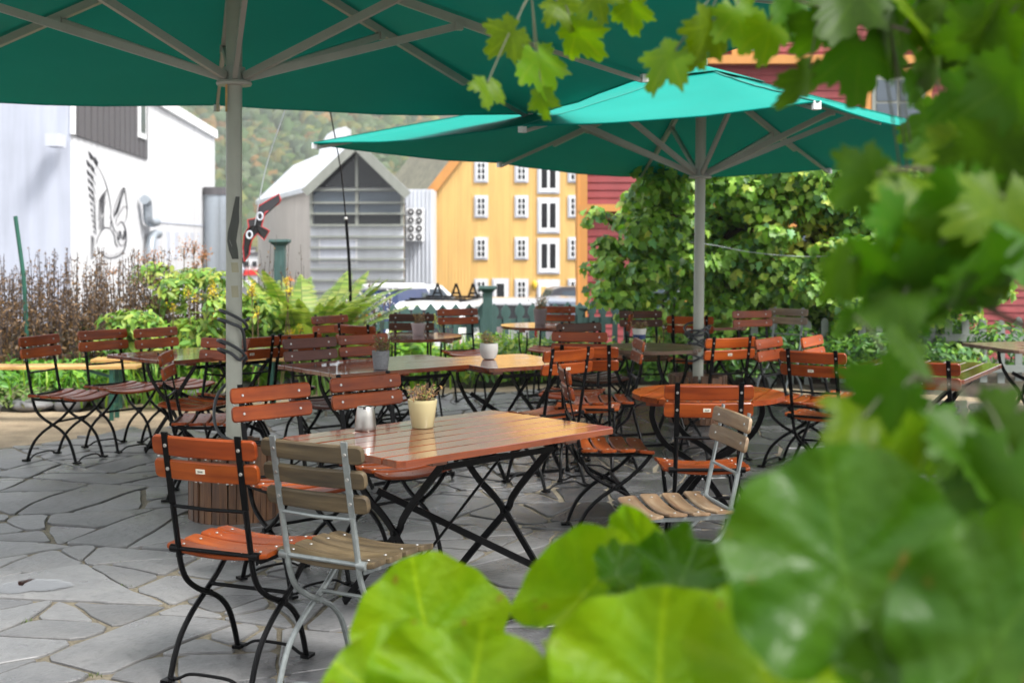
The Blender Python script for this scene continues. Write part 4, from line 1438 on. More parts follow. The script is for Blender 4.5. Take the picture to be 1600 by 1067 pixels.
pot((p.x, p.y, .741), 'straw yellow tapered flowerpot on the nearest table', plain('yellow_ceramic', (0.46, 0.40, 0.21), 0.3, 0, .03, coat=.3), tapered(.048, .064, .122, .006), .09, .052, .10, dry, 1, 34)
p = on(595, 577, .74)
gw = NT('grey_woven_pot')
_v = gw.coords((1, 1, 1))
_b = gw.new('ShaderNodeTexBrick'); _b.inputs['Scale'].default_value = 38; _b.inputs['Color1'].default_value = (.20, .20, .21, 1); _b.inputs['Color2'].default_value = (.27, .27, .28, 1); _b.inputs['Mortar'].default_value = (.06, .06, .06, 1)
_m = gw.new('ShaderNodeVectorMath', operation='MULTIPLY'); _m.inputs[1].default_value = (1, 1, 1)
_s = gw.new('ShaderNodeSeparateXYZ'); _c = gw.new('ShaderNodeCombineXYZ'); _at = gw.new('ShaderNodeMath', operation='ARCTAN2'); _k = gw.new('ShaderNodeMath', operation='MULTIPLY'); _k.inputs[1].default_value = .055
gw.link(_v, _s.inputs[0]); gw.link(_s.outputs[1], _at.inputs[0]); gw.link(_s.outputs[0], _at.inputs[1]); gw.link(_at.outputs[0], _k.inputs[0]); gw.link(_k.outputs[0], _c.inputs[0]); gw.link(_s.outputs[2], _c.inputs[1]); gw.link(_c.outputs[0], _b.inputs['Vector'])
gw.set(Base_Color=_b.outputs['Color'], Roughness=.6); gw.bump(_b.outputs['Color'], .5, .004)
pot((p.x, p.y, .741), 'grey woven pot with dry stems on the second table', gw.m, tapered(.045, .056, .118, .006), .09, .046, .13, dry + grn, 2, 34)
p = on(764, 561, .74)
pot((p.x, p.y, .741), 'round white bowl planter on the short table', plain('white_grey_ceramic', (.50, .49, .46), .45, 0, .06), [(.03, 0), (.045, .005), (.062, .05), (.064, .085), (.060, .108), (.054, .108), (.05, .09), (.03, .085)], .09, .046, .09, grn + dry, 3, 36)
p = on(654, 524, .74)
pot((p.x, p.y, .741), 'pale mauve pot on the far left round table', plain('mauve_ceramic', (.42, .34, .34), .4, 0, .04), tapered(.045, .062, .105, .006, .004), .085, .05, .11, dry, 4, 30)
p = on(844, 507, .74)
pot((p.x, p.y, .741), 'small plum grey pot on the far middle round table', plain('plum_grey_ceramic', (.20, .15, .15), .5, 0, .06), tapered(.05, .066, .15, .006), .12, .05, .17, dry + [(.4, .25, .12)], 5, 26)
p = on(999, 530, .74)
t = pot((p.x, p.y, .741), 'white pot with a navy band on the dark round table', plain('white_band_ceramic', (.62, .60, .54), .4, 0, .04), tapered(.048, .056, .088, .006, .003), .07, .048, .07, dry, 6, 40)
MB().lathe([(.0485, .001), (.0545, .040), (.053, .040), (.047, .001)], 28).build('navy_band', M['cblue'], t, True)
# steel ashtray
p = on(571, 672, .74)
t = thing('steel_ashtray', 'brushed steel windproof ashtray on the nearest table', 'ashtray', (p.x, p.y, .741))
MB().lathe([(.044, 0), (.046, .004), (.0465, .02), (.043, .06), (.036, .098), (.034, .101), (.031, .098), (.034, .08)], 32).build('bowl', M['steel'], t, True)
MB().lathe([(.031, .088), (.03, .090), (.012, .090)], 20).build('lid', M['ink'], t)
MB().box((.0, -.034, .098), (.012, .01, .008)).build('rest_notch', M['ink'], t)

# ---- benches
def bench(x0, x1, y, label, z=.46, slope=0):
    t = thing('beer_bench', label, 'bench', ((x0 + x1) / 2, y, 0), slope)
    L = x1 - x0
    MB().box((0, 0, z), (L, .25, .028), ch=.005).build('seat', M['ywood'], t)
    for s in (-1, 1):
        x = s * (L / 2 - .22)
        for yy in (-.09, .09):
            MB().box((x, yy, z / 2 - .01), (.035, .028, z - .02)).build('leg', M['greenp'], t)
        MB().box((x, 0, .12), (.03, .16, .03)).build('crossbar', M['greenp'], t)
        MB().bar([(x, 0, z - .1), (x - s * .28, 0, z - .02)], .025, .02, (0, 1, 0)).build('strut', M['greenp'], t)
bench(-5.45, -3.25, 10.85, 'yellow bench with green legs at the left edge by the gravel', slope=R(3))
bench(-3.85, -2.0, 11.55, 'yellow bench with green legs behind the left slatted table', slope=R(4))

# ---- umbrellas
def canvas():
    t = NT('green_canvas')
    w = t.coords()
    n = t.noise(w, 0.9, 3)
    base = t.ramp(n, [(0.3, (0.004, 0.225, 0.18)), (0.7, (0.006, 0.26, 0.21))])
    t.set(Base_Color=base, Roughness=.65, Specular_IOR_Level=.06, Sheen_Weight=.0, Sheen_Roughness=.4, Sheen_Tint=(.35, 1.0, .9, 1))
    wv = t.noise(t.coords((300, 300, 300)), 1.0, 2)
    t.bump(wv, .12, .002)
    tr = t.new('ShaderNodeBsdfTranslucent')
    tr.inputs['Color'].default_value = (0.004, 0.20, 0.13, 1)
    mx = t.new('ShaderNodeMixShader'); mx.inputs['Fac'].default_value = .05
    t.link(t.b.outputs['BSDF'], mx.inputs[1]); t.link(tr.outputs['BSDF'], mx.inputs[2])
    t.link(mx.outputs['Shader'], t.n['Material Output'].inputs['Surface'])
    return t.m
M['canvas'] = canvas()
M['canvas2'] = plain('green_seam_tape', (.005, .19, .15), .7)
def umbrella(loc_, ang, s, ze, za, zh, label, tilt=(0, 0), cablez=1.0):
    t = thing('parasol', label, 'parasol', loc_, 0, 'large green parasols')
    t.rotation_euler = (tilt[0], tilt[1], ang)
    per = []
    K = 12
    cor = [(-s, -s), (s, -s), (s, s), (-s, s)]
    for i in range(4):
        a, b = Vector(cor[i]), Vector(cor[(i + 1) % 4])
        for k in range(K): per.append((a.lerp(b, k / K), k / K))
    m = MB()
    NR = 14
    vs_, fs = [(0, 0, za)], []
    for j in range(1, NR + 1):
        r = j / NR
        for p, u in per:
            z = za + (ze - za) * r
            seg = (u * 2) % 1.0
            z -= .035 * math.sin(math.pi * seg) * math.sin(math.pi * min(1, r * .55)) + .02 * math.sin(math.pi * r)
            pull = 1 - .018 * math.sin(math.pi * seg) * r
            z += 0.010 * mnoise.noise(Vector((p.x * r * 2, p.y * r * 2, 1))) + .006 * mnoise.noise(Vector((p.x * r * 5, p.y * r * 5, 7)))
            vs_.append((p.x * r * pull, p.y * r * pull, z))
    NP = len(per)
    for k in range(NP):
        fs.append((0, 1 + k, 1 + (k + 1) % NP))
        for j in range(NR - 1):
            a, b = 1 + j * NP, 1 + (j + 1) * NP
            fs.append((a + k, b + k, b + (k + 1) % NP, a + (k + 1) % NP))
    m.add(vs_, fs)
    can = m.build('canopy', M['canvas'], t, 'all')
    hem = MB()
    rim = [Vector(v) for v in vs_[1 + (NR - 1) * NP:]]
    hem.tube(rim + [rim[0]], .007, 5, caps=False)
    hem.build('hem', M['canvas'], can, True)
    for k in range(0, NP, 6):                       # stitched seams over the ribs
        line = [Vector(vs_[1 + j * NP + k]) + Vector((0, 0, .003)) for j in range(NR)]
        MB().bar(line, .022, .003).build('seam', M['canvas2'], can)
    vent = MB()
    vv = []
    for j, (r, dz) in enumerate(((0.02, .02), (.10, .016), (.17, .008))):
        for p, u in per: vv.append((p.x * r, p.y * r, za + (ze - za) * r + dz))
    vent.add(vv, [(j * NP + k, (j + 1) * NP + k, (j + 1) * NP + (k + 1) % NP, j * NP + (k + 1) % NP) for j in range(2) for k in range(NP)] + [tuple(range(NP))])
    vent.build('vent_cap', M['canvas'], can, True)
    MB().lathe([(.05, za + .02), (.05, za + .06), (.02, za + .09)], 12).build('finial', M['rib'], t, True)
    MB().tube([(0, 0, .05), (0, 0, za - .02)], .045, 20).build('pole', M['pole'], t, True)
    hub = MB().lathe([(.095, zh - .012), (.10, zh), (.095, zh + .012)], 24)
    hub.build('hub_ring', M['rib'], t, True)
    MB().lathe([(.062, zh + .013), (.062, zh + .09)], 16).build('hub_collar', M['rib'], t, True)
    MB().lathe([(.07, za - .14), (.07, za - .05)], 16).build('crown_hub', M['rib'], t, True)
    for k in range(8):
        a = R(45 * k) + R(45)
        e = Vector((math.cos(a), math.sin(a), 0))
        ln = s * math.sqrt(2) if k % 2 == 0 else s
        f = lambda q, dz: e * (ln * q) + Vector((0, 0, za + (ze - za) * q + dz))
        m = MB().bar([f(.03, -.055), f(.70, -.075)], .030, .050)
        rb_ = m.build('rib', M['rib'], t)
        MB().bar([f(.66, -.062), f(.985, -.05)], .020, .026).build('rib_end', M['rib'], rb_)
        MB().box(f(.992, -.03), (.045, .045, .05), Matrix.Rotation(a, 3, 'Z')).build('corner_bracket', M['wtrim'], rb_)
        q = .40 if k % 2 == 0 else .52
        b0 = e * .075 + Vector((0, 0, zh + .035)); b1 = f(q, -.10)
        st = MB().bar([b0, b1], .026, .044).build('strut', M['rib'], t)
        MB().box(b1, (.05, .05, .05), Matrix.Rotation(a, 3, 'Z')).build('strut_joint', M['rib'], st)
        for i in range(1, 6):
            for dd in (-1, 1):
                sd_ = e.cross(Vector((0, 0, 1)))
                c_ = b0.lerp(b1, i / 6) + sd_ * dd * .0135
                MB().tube([c_ - sd_ * .001, c_ + sd_ * dd * .002], .006, 6).build('rivet', M['pole'], st)
    # base: drum of upright stakes
    base = MB().lathe([(.20, .01), (.20, .36), (.06, .37)], 24).build('base', M['soil'], t)
    rr = random.Random(int(abs(loc_[0]) * 100))
    n = 34
    for k in range(n):
        a = 2 * math.pi * k / n
        h_ = .40 + rr.uniform(-.012, .012)
        mm = MB()
        mm.box((0, 0, h_ / 2), (.026, .040, h_))
        mm.v = [(x + .004 * mnoise.noise(Vector((x * 30, y * 30, z * 6 + k))), y + .003 * mnoise.noise(Vector((y * 30, x * 30, z * 5 + k + 9))), z) for x, y, z in mm.v]
        o = mm.build('stake', M['post'], base)
        o.location = (.235 * math.cos(a), .235 * math.sin(a), .004)
        o.rotation_euler = (rr.gauss(0, .015), rr.gauss(0, .01), a + rr.gauss(0, .06))
    return t
u1 = umbrella((-1.57, 7.05, 0), R(15.5), 2.5, 2.58, 3.30, 2.44, 'large green parasol overhead on the left with putty coloured pole')
u2 = umbrella((1.59, 10.7, 0), R(-3.4) + R(45), 2.35, 2.33, 3.05, 2.10, 'turquoise green parasol on the right with its bright top showing', tilt=(R(.7), R(.3)))
u2.rotation_euler = (Matrix.Rotation(R(-1.0), 3, 'X') @ Matrix.Rotation(R(.8), 3, 'Y') @ Matrix.Rotation(R(48.4), 3, 'Z')).to_euler()
# cables wound round the poles
def cable(name, label, cx, cy, pts, r=.009):
    m = MB().tube(catmull(pts, 5), r, 8)
    o = m.build(name, M['rubber'], None, True)
    tag(o, label, 'cable')
def coil(cx, cy, spec):
    return [(cx + rad * math.cos(a), cy + rad * math.sin(a), z) for a, rad, z in spec]
spec = []
rr = random.Random(9)
zs = [1.15, 1.10, .98, .93]
for i, z in enumerate(zs):
    for k in range(8):
        a = i * 6.28 + k * .785
        spec.append((a, .056 + .034 * abs(math.sin(a * .5 + 2.2 + i * .4)), z - .05 * k / 8 + .045 * math.cos(a + 2.4)))
spec += [(25.2, .065, .90), (26.6, .08, .80), (28.0, .09, .70), (28.6, .11, .60), (29.2, .12, .50), (30.0, .16, .45), (30.8, .22, .43), (31.6, .20, .42)]
cable('black_cable', 'black cable spiralling loosely down the near umbrella pole', 0, 0, coil(-1.57, 7.05, spec))
spec = []
for i in range(9):
    for k in range(8):
        a = i * 6.28 + k * .785
        spec.append((a, .058 + .055 * abs(math.sin(a * .5 + i * 1.3)), .80 - .028 * i + .05 * math.sin(a + i * 1.7)))
cable('grey_cable', 'grey cable bundled tightly round the right umbrella pole', 0, 0, coil(1.59, 10.7, spec))
# torn tape and stickers on the near pole
def on_pole(cx, cy, r, a0, a1, z0, z1, n=6, lift=.002, sk=0.0):
    m = MB(); vs_ = []
    for i in range(n + 1):
        a = a0 + (a1 - a0) * i / n
        for z in (z0, z1):
            aa = a + (sk if z == z1 else 0)
            vs_.append((cx + (r + lift) * math.cos(aa), cy + (r + lift) * math.sin(aa), z))
    return m.add(vs_, [(2 * i, 2 * i + 2, 2 * i + 3, 2 * i + 1) for i in range(n)])
F = -math.pi / 2
ang_v = math.atan2(-7.05, 1.57)
st = thing('torn_sticker_strip', 'torn dark strip of tape peeling off the near umbrella pole', 'sticker', (-1.57, 7.05, 1.45))
m = MB()
prev = None
rows = [(.30, 1.80, .035, 10), (.15, 1.72, .05, 8), (.05, 1.66, .07, 6), (-.15, 1.60, .085, 10), (-.20, 1.55, .08, 4), (-.05, 1.50, .07, 8), (.10, 1.45, .05, 5)]
vs_ = []
for off, z, wd_, lf in rows:
    for k in range(5):
        a = ang_v + off * 1.4 + (k - 2) / 2 * wd_ * 7
        rr_ = .046 + lf * .0006 + .004 * math.sin(k * 2 + z * 30)
        vs_.append((rr_ * math.cos(a), rr_ * math.sin(a), z - 1.45))
m.add(vs_, [(i * 5 + k, i * 5 + k + 1, (i + 1) * 5 + k + 1, (i + 1) * 5 + k) for i in range(len(rows) - 1) for k in range(4)])
m.build('tape', plain('dark_green_tape', (.03, .035, .025), .4), st, True)
M['sticker'] = plain('faded_sticker', (.30, .28, .18), .5)
for z0, z1, lab in ((1.375, 1.43, 'small faded yellow sticker on the near umbrella pole, upper one'), (1.235, 1.30, 'small faded outlined sticker on the near umbrella pole, lower one')):
    o = on_pole(0, 0, .045, ang_v - .25, ang_v + .6, 0, z1 - z0, 5, .0012, -.12).build('pole_sticker', M['sticker'])
    o.location = (-1.57, 7.05, z0)
    tag(o, lab, 'sticker')
# hanging strap beside the pole
p = at(354, 150, 7.0)
m = MB().bar([(p.x, 7.0, p.z + .14), (p.x - .002, 7.0, p.z - .09)], .012, .004, (0, 1, 0))
o = m.build('hanging_strap', M['ywood'])
tag(o, 'short tan strap hanging under the near parasol beside its pole', 'strap')
# ================================================================== fence, posts, kite
def teal():
    t = NT('teal_fence_paint')
    n = t.noise(t.coords((1, 1, .25)), 14, 5)
    t.set(Base_Color=t.ramp(n, [(0.3, (0.030, 0.072, 0.066)), (0.6, (0.050, 0.105, 0.096)), (0.8, (0.085, 0.14, 0.128))]), Roughness=.65)
    return t.m
M['teal'] = teal()
M['greyp'] = walls('grey_weathered_paint', (0.19, 0.21, 0.195), .7, .1, 4)
FA, FB = Vector((-2.4, 15.3, 0)), Vector((3.6, 17.3, 0))
fd = (FB - FA).normalized()
fl_ = (FB - FA).length
fz = -.16
fence = thing('picket_fence', 'teal painted picket fence with spade shaped tops behind the tables', 'fence', (FA.x, FA.y, fz), math.atan2(fd.y, fd.x))
prof = [(-.035, 0), (-.035, .74), (-.055, .76), (-.066, .80), (-.058, .845), (-.03, .88), (0, .915), (.03, .88), (.058, .845), (.066, .80), (.055, .76), (.035, .74), (.035, 0)]
pk = MB()
k = len(prof)
pk.add([(x, -.011, z) for x, z in prof] + [(x, .011, z) for x, z in prof], [tuple(range(k)), tuple(reversed(range(k, 2 * k)))] + [(i, k + i, k + (i + 1) % k, (i + 1) % k) for i in range(k)])
pkm = pk.mesh('picket', M['teal'])
i = 0
while .1 + i * .168 < fl_:
    o = obj('picket', pkm, fence); o.location = (.1 + i * .168, 0, random.uniform(-.012, .012)); o.rotation_euler = (0, random.gauss(0, .015), 0)
    i += 1
for z in (.66, .20):
    MB().box((fl_ / 2, .03, z), (fl_, .035, .10)).build('rail', M['teal'], fence)
def fpost(x, y, z0, z1, w, label):
    t = thing('fence_post', label, 'post', (x, y, z0))
    h = z1 - z0
    MB().box((0, 0, h / 2 - .04), (w, w, h - .08)).build('shaft', M['teal'], t)
    m = MB()
    m.add([(-w * .5, -w * .5, h - .08), (w * .5, -w * .5, h - .08), (w * .5, w * .5, h - .08), (-w * .5, w * .5, h - .08), (-w * .95, -w * .95, h - .03), (w * .95, -w * .95, h - .03), (w * .95, w * .95, h - .03), (-w * .95, w * .95, h - .03), (-w * .9, -w * .9, h), (w * .9, -w * .9, h), (w * .9, w * .9, h), (-w * .9, w * .9, h)],
          [(0, 1, 5, 4), (1, 2, 6, 5), (2, 3, 7, 6), (3, 0, 4, 7), (4, 5, 9, 8), (5, 6, 10, 9), (6, 7, 11, 10), (7, 4, 8, 11), (8, 9, 10, 11)])
    m.build('cap', M['teal'], t)
p = at(762, 447, 15.75); fpost(p.x, 15.75, -.1, p.z, .118, 'teal fence post with flared cap in front of the yellow house')
p = at(437.5, 374, 15.2); fpost(p.x, 15.2, -.1, p.z, .125, 'tall teal post with flared cap among the ferns')
p = at(906, 500, 16.6); fpost(p.x, 16.5, -.1, .70, .13, 'low teal fence post near the red house corner')
gf = thing('grey_picket_fence', 'weathered grey picket fence half buried in the big shrub', 'fence', (2.7, 13.9, -.03))
gprof = [(-.04, 0), (-.04, .66), (-.03, .70), (0, .72), (.03, .70), (.04, .66), (.04, 0)]
pk = MB(); k = len(gprof)
pk.add([(x, -.011, z) for x, z in gprof] + [(x, .011, z) for x, z in gprof], [tuple(range(k)), tuple(reversed(range(k, 2 * k)))] + [(i, k + i, k + (i + 1) % k, (i + 1) % k) for i in range(k)])
pkm = pk.mesh('picket', M['greyp'])
for i in range(16):
    o = obj('picket', pkm, gf); o.location = (i * .2, .01 * i, random.uniform(-.02, .02)); o.rotation_euler = (0, random.gauss(0, .02), 0)
for z in (.15, .5):
    MB().box((1.5, .10, z), (3.2, .03, .08)).build('rail', M['greyp'], gf)

# bird kite on its line, flying over the bed
KY = 13.0
kite = thing('bird_kite', 'black bird shaped kite with red edges and two grey eye rings', 'kite', at(398, 352, KY))
def kp(x, y, d=0.0):       # pixels of a 4.85x enlargement whose corner is (320, 280)
    return at(320 + x / 4.85, 280 + y / 4.85, KY + d) - kite.location
M['kblack'] = plain('black_nylon', (.02, .019, .022), .6)
M['kred'] = plain('red_nylon_edge', (.5, .03, .035), .5)
outline = [(300, 625), (338, 570), (345, 500), (360, 455), (400, 412), (450, 462), (490, 392), (430, 358), (455, 258), (500, 228), (560, 185), (575, 160), (562, 113), (500, 150), (408, 205), (400, 260), (380, 300), (325, 308), (332, 365), (298, 425), (290, 520)]
outline = [(x, y) for x, y in outline]
def dome(x, y): return -.05 * math.exp(-((x - 385) ** 2 + (y - 350) ** 2) / 15000)
n = len(outline)
m = MB()
ctr = (385, 345)
vs_ = [kp(*ctr, dome(*ctr))] + [kp(x, y, dome(x, y) + .02 * math.sin(x * .05)) for x, y in outline]
m.add(vs_ + [v + Vector((0, .006, 0)) for v in vs_], [(0, 1 + i, 1 + (i + 1) % n) for i in range(n)] + [(n + 1, n + 2 + (i + 1) % n, n + 2 + i) for i in range(n)])
m.build('sail', M['kblack'], kite)
MB().tube([v for v in vs_[1:]] + [vs_[1]], .007, 6, caps=False).build('red_edge', M['kred'], kite)
for (x, y) in ((418, 282), (338, 422)):
    c_ = kp(x, y, -.075)
    pts = [c_ + Vector((.026 * math.cos(a) * 1.1, 0, .038 * math.sin(a))) for a in [2 * math.pi * k / 14 for k in range(15)]]
    MB().tube(pts, .010, 6, caps=False).build('eye_ring', M['gtrim'], kite)
for a_, b_ in (((388, 340), (412, 210)), ((388, 340), (330, 320)), ((388, 345), (470, 405)), ((388, 345), (320, 560))):
    MB().tube([kp(*a_, -.05), kp(*b_, -.03)], .004, 5).build('spar', M['black'], kite)
m = MB().tube(catmull([at(398, 352, KY - .08), at(416, 260, KY - .3), at(446, 170, KY - .6), at(470, 90, KY - .9)], 5), .006, 5)
o = m.build('kite_line', M['gtrim'])
tag(o, 'pale thin line rising from the bird kite', 'kite line')
pr = thing('kite_rod', 'thin black bending rod standing among the ferns', 'rod', at(549, 520, 13.6))
b0 = Vector(pr.location)
MB().tube([p - b0 for p in catmull([at(549, 520, 13.6), at(546, 420, 13.6), at(540.5, 342, 13.6)], 5)], .017, 8).build('lower_tube', M['black'], pr, True)
MB().tube([p - b0 for p in catmull([at(540.5, 342, 13.6), at(533, 270, 13.6), at(518, 185, 13.6), at(505, 120, 13.5)], 5)], .008, 6).build('upper_tip', M['black'], pr, True)
MB().sphere(at(540.5, 342, 13.6) - b0, .022, 8, 6).build('ferrule', M['screw'], pr)
p = at(24, 338, 12.5); q = at(37, 432, 12.5)
o = MB().tube([q + Vector((.05, 0, -.9)), q, p], .022, 8).build('green_stake', M['greenp'], None, True)
tag(o, 'slanting dark green garden stake in front of the pale blue wall', 'stake')

# ================================================================== vegetation
def leaf_shape(kind):
    if kind == 'oval':
        pts = [(0, 0), (.16, .22), (.20, .5), (.12, .8), (0, 1.0), (-.12, .8), (-.20, .5), (-.16, .22)]
    elif kind == 'lobed':
        pts = [(0, .0), (.20, -.06), (.46, .10), (.34, .30), (.50, .52), (.24, .60), (.18, .78), (0, 1.0), (-.18, .78), (-.24, .60), (-.50, .52), (-.34, .30), (-.46, .10), (-.20, -.06)]
    elif kind == 'blade':
        pts = [(-.03, 0), (.03, 0), (.04, .4), (.025, .75), (0, 1), (-.025, .75), (-.04, .4)]
    pts = np.array(pts)
    fold = .22 * np.abs(pts[:, 0]) if kind != 'blade' else 0 * pts[:, 0]
    z = fold - .18 * pts[:, 1] ** 2
    V = np.column_stack([pts, z])
    c = np.array([[0, .42, -.05]])
    V = np.vstack([c, V])
    n = len(pts)
    T = np.array([(0, 1 + i, 1 + (i + 1) % n) for i in range(n)])
    return V, T
def leaf_cloud(P, N, size, kind, colors, droop=None):
    """P: positions, N: facing directions; returns verts, tris, tints"""
    V, T = leaf_shape(kind)
    n = len(P)
    N = N / (np.linalg.norm(N, axis=1, keepdims=True) + 1e-9)
    rnd = rng.standard_normal((n, 3))
    if droop is not None: rnd = rnd * .55 + droop
    B = rnd - N * (rnd * N).sum(1, keepdims=True)
    B /= np.linalg.norm(B, axis=1, keepdims=True) + 1e-9
    Tt = np.cross(B, N)
    W = P[:, None, :] + size[:, None, None] * (V[None, :, 0, None] * Tt[:, None, :] + (V[None, :, 1, None] - .4) * B[:, None, :] + V[None, :, 2, None] * N[:, None, :])
    tri = T[None] + (np.arange(n) * len(V))[:, None, None]
    C = np.repeat(np.column_stack([colors, np.ones(n)]), len(V), axis=0)
    return W.reshape(-1, 3), tri.reshape(-1, 3), C
def tints(n, cols, w=None, jit=.2):
    cols = np.array(cols)
    idx = rng.choice(len(cols), n, p=w)
    c = cols[idx] * (1 + jit * rng.standard_normal((n, 1)))
    return np.clip(c, .004, .9)
M['leaf'] = leafmat('garden_leaf', .30, .45)
M['stem'] = plain('green_brown_stem', (.06, .07, .03), .7)
M['bark'] = plain('bark', (.07, .05, .035), .85, 0, .25, .4, 20)
GREEN = [(.045, .13, .012), (.07, .19, .018), (.10, .25, .022), (.14, .30, .03), (.035, .10, .02)]
LIME = [(.12, .28, .02), (.19, .34, .03), (.26, .40, .04), (.08, .22, .02)]

def clump(name, label, cat, loc_, parts, stems=None, kind=None):
    t = thing(name, label, cat, loc_)
    base = np.array(loc_)
    for pname, (W, T, C), mat in parts:
        o = obj(pname, arrays_mesh(pname, W - base, T, mat, C), t)
        tag(o, kind='stuff')
    if stems:
        m, mat, pn = stems
        m.v = [(v[0] - base[0], v[1] - base[1], v[2] - base[2]) for v in m.v]
        o = m.build(pn, mat, t, True)
        tag(o, kind='stuff')
    return t
def shell_leaves(lumps, per, size, kind, cols, w=None, up=.5, inner=.25, droop=None, smin=.7):
    Ps, Ns = [], []
    for (c, r, wt) in lumps:
        n = int(per * wt)
        d = rng.standard_normal((n, 3)); d /= np.linalg.norm(d, axis=1, keepdims=True)
        rad = 1 - np.abs(rng.standard_normal(n)) * inner
        rad = np.clip(rad, .1, 1.12)
        d[:, 2] = np.where(d[:, 2] < -.55, -d[:, 2], d[:, 2])
        P = np.array(c) + d * np.array(r) * rad[:, None]
        Ps.append(P); Ns.append(d + np.array([0, -.25, up]) + .35 * rng.standard_normal((n, 3)))
    P, N = np.concatenate(Ps), np.concatenate(Ns)
    keep = P[:, 2] > .02
    P, N = P[keep], N[keep]
    s = size * rng.uniform(smin, 1.25, len(P))
    return leaf_cloud(P, N, s, kind, tints(len(P), cols, w), droop)

# ---- the big shrub on the right
lumps = []
rr = random.Random(12)
prof_h = lambda px: 2.55 if px > 1000 else 1.0 + 1.55 * max(0, (px - 930) / 70)
for i in range(380):
    px = rr.uniform(1000, 1560)
    Y = rr.uniform(14.0, 16.0)
    top_z = 2.35 if px > 1040 else 1.45 + .9 * max(0.05, (px - 990) / 50)
    z = top_z * (1 - rr.random() ** 1.5 * .92)
    if px < 1060 and z < .7 and rr.random() < .6: continue
    Y -= .35 * min(1.5, z) + .25 * math.sin(px * .021) 
    c = at(px, 0, Y)
    r = rr.uniform(.16, .36)
    lumps.append(((c.x, Y, z), (r * 1.25, r * 1.1, r * rr.uniform(.5, .8)), r * 1.15))
for px, py in ((945, 420), (950, 395), (965, 440), (975, 350), (1000, 400), (960, 470), (985, 320), (1005, 300), (1030, 440), (990, 455)):
    c = at(px, py, 14.2)
    lumps.append(((c.x + .04, 14.2, c.z), (.19, .22, .15), .36))
for i in range(46):            # loose sprays breaking the outline
    px = rr.choice((rr.uniform(930, 1010), rr.uniform(1000, 1480)))
    z = rr.uniform(.6, 1.9) if px < 1010 else rr.uniform(1.9, 2.75)
    c = at(px, 0, 13.9); r = rr.uniform(.07, .15)
    lumps.append(((c.x, 13.9 + rr.uniform(-.3, .5), z), (r * 1.6, r * 1.3, r), r * .9))
sh = shell_leaves(lumps, 330, .095, 'lobed', [(.13, .28, .03), (.21, .40, .05), (.32, .50, .08), (.06, .15, .025), (.46, .54, .09), (.15, .33, .12)], [.20, .28, .25, .10, .08, .09], .55, .40, np.array([0, -.3, -.8]))
yl = shell_leaves([((at(1240, 370, 14.0).x, 14.0, at(0, 365, 14.0).z), (.5, .3, .45), 1.0), ((at(1215, 400, 14.0).x, 13.9, at(0, 405, 14.0).z), (.25, .2, .2), .4), ((at(1075, 325, 14.2).x, 14.0, at(0, 315, 14.0).z), (.15, .2, .15), .2)], 420, .10, 'lobed', [(.36, .42, .04), (.28, .38, .04), (.42, .40, .05)], None, .6, .25)
sm = MB()
for i in range(26):
    px = rr.uniform(1110, 1440); c = at(px, 0, 15.2)
    x0 = c.x + rr.gauss(0, .2)
    sm.tube(catmull([(x0, 15.4, 0), (x0 + rr.gauss(0, .3), 15.2, .8), (x0 + rr.gauss(0, .4), 14.9, 1.4), (x0 + rr.gauss(0, .5), 14.6, 1.9)], 5), rr.uniform(.012, .03), 6, None)
for pts in (([(1075, 440), (1050, 430), (1020, 440), (1000, 455)]), ([(1230, 330), (1200, 350), (1180, 380), (1160, 300)])):
    sm.tube(catmull([at(x, y, 14.5) for x, y in pts], 4), .012, 6)
clump('big_shrub', 'big leafy shrub with lobed leaves covering the red house front', 'shrub', (at(1220, 0, 15).x, 15.0, 0), [('crown', sh, M['leaf']), ('yellow_leaves', yl, M['leaf'])], (sm, M['bark'], 'trunk'))
# darker ivy-like undergrowth below the shrub
lumps = []
for i in range(34):
    px = rr.uniform(1085, 1600); Y = rr.uniform(13.3, 14.6)
    c = at(px, 0, Y); r = rr.uniform(.2, .36)
    lumps.append(((c.x, Y, rr.uniform(.05, .5)), (r * 1.3, r, r * .7), r * 3.4))
ug = shell_leaves(lumps, 230, .085, 'oval', [(.05, .15, .02), (.08, .20, .025), (.13, .27, .03), (.035, .10, .03)], None, .7, .3)
clump('undergrowth', 'low green undergrowth in front of the big shrub', 'ground cover', (at(1300, 0, 14).x, 14.0, 0), [('foliage', ug, M['leaf'])])
# overhead wire through the shrub
o = MB().tube(catmull([at(1000, 372, 13.7), at(1100, 381, 13.6), at(1180, 395, 13.5), at(1270, 401, 13.5), at(1400, 396, 13.5)], 5), .0035, 5).build('garden_wire', M['gtrim'])
tag(o, 'thin pale wire sagging in front of the big shrub', 'wire')

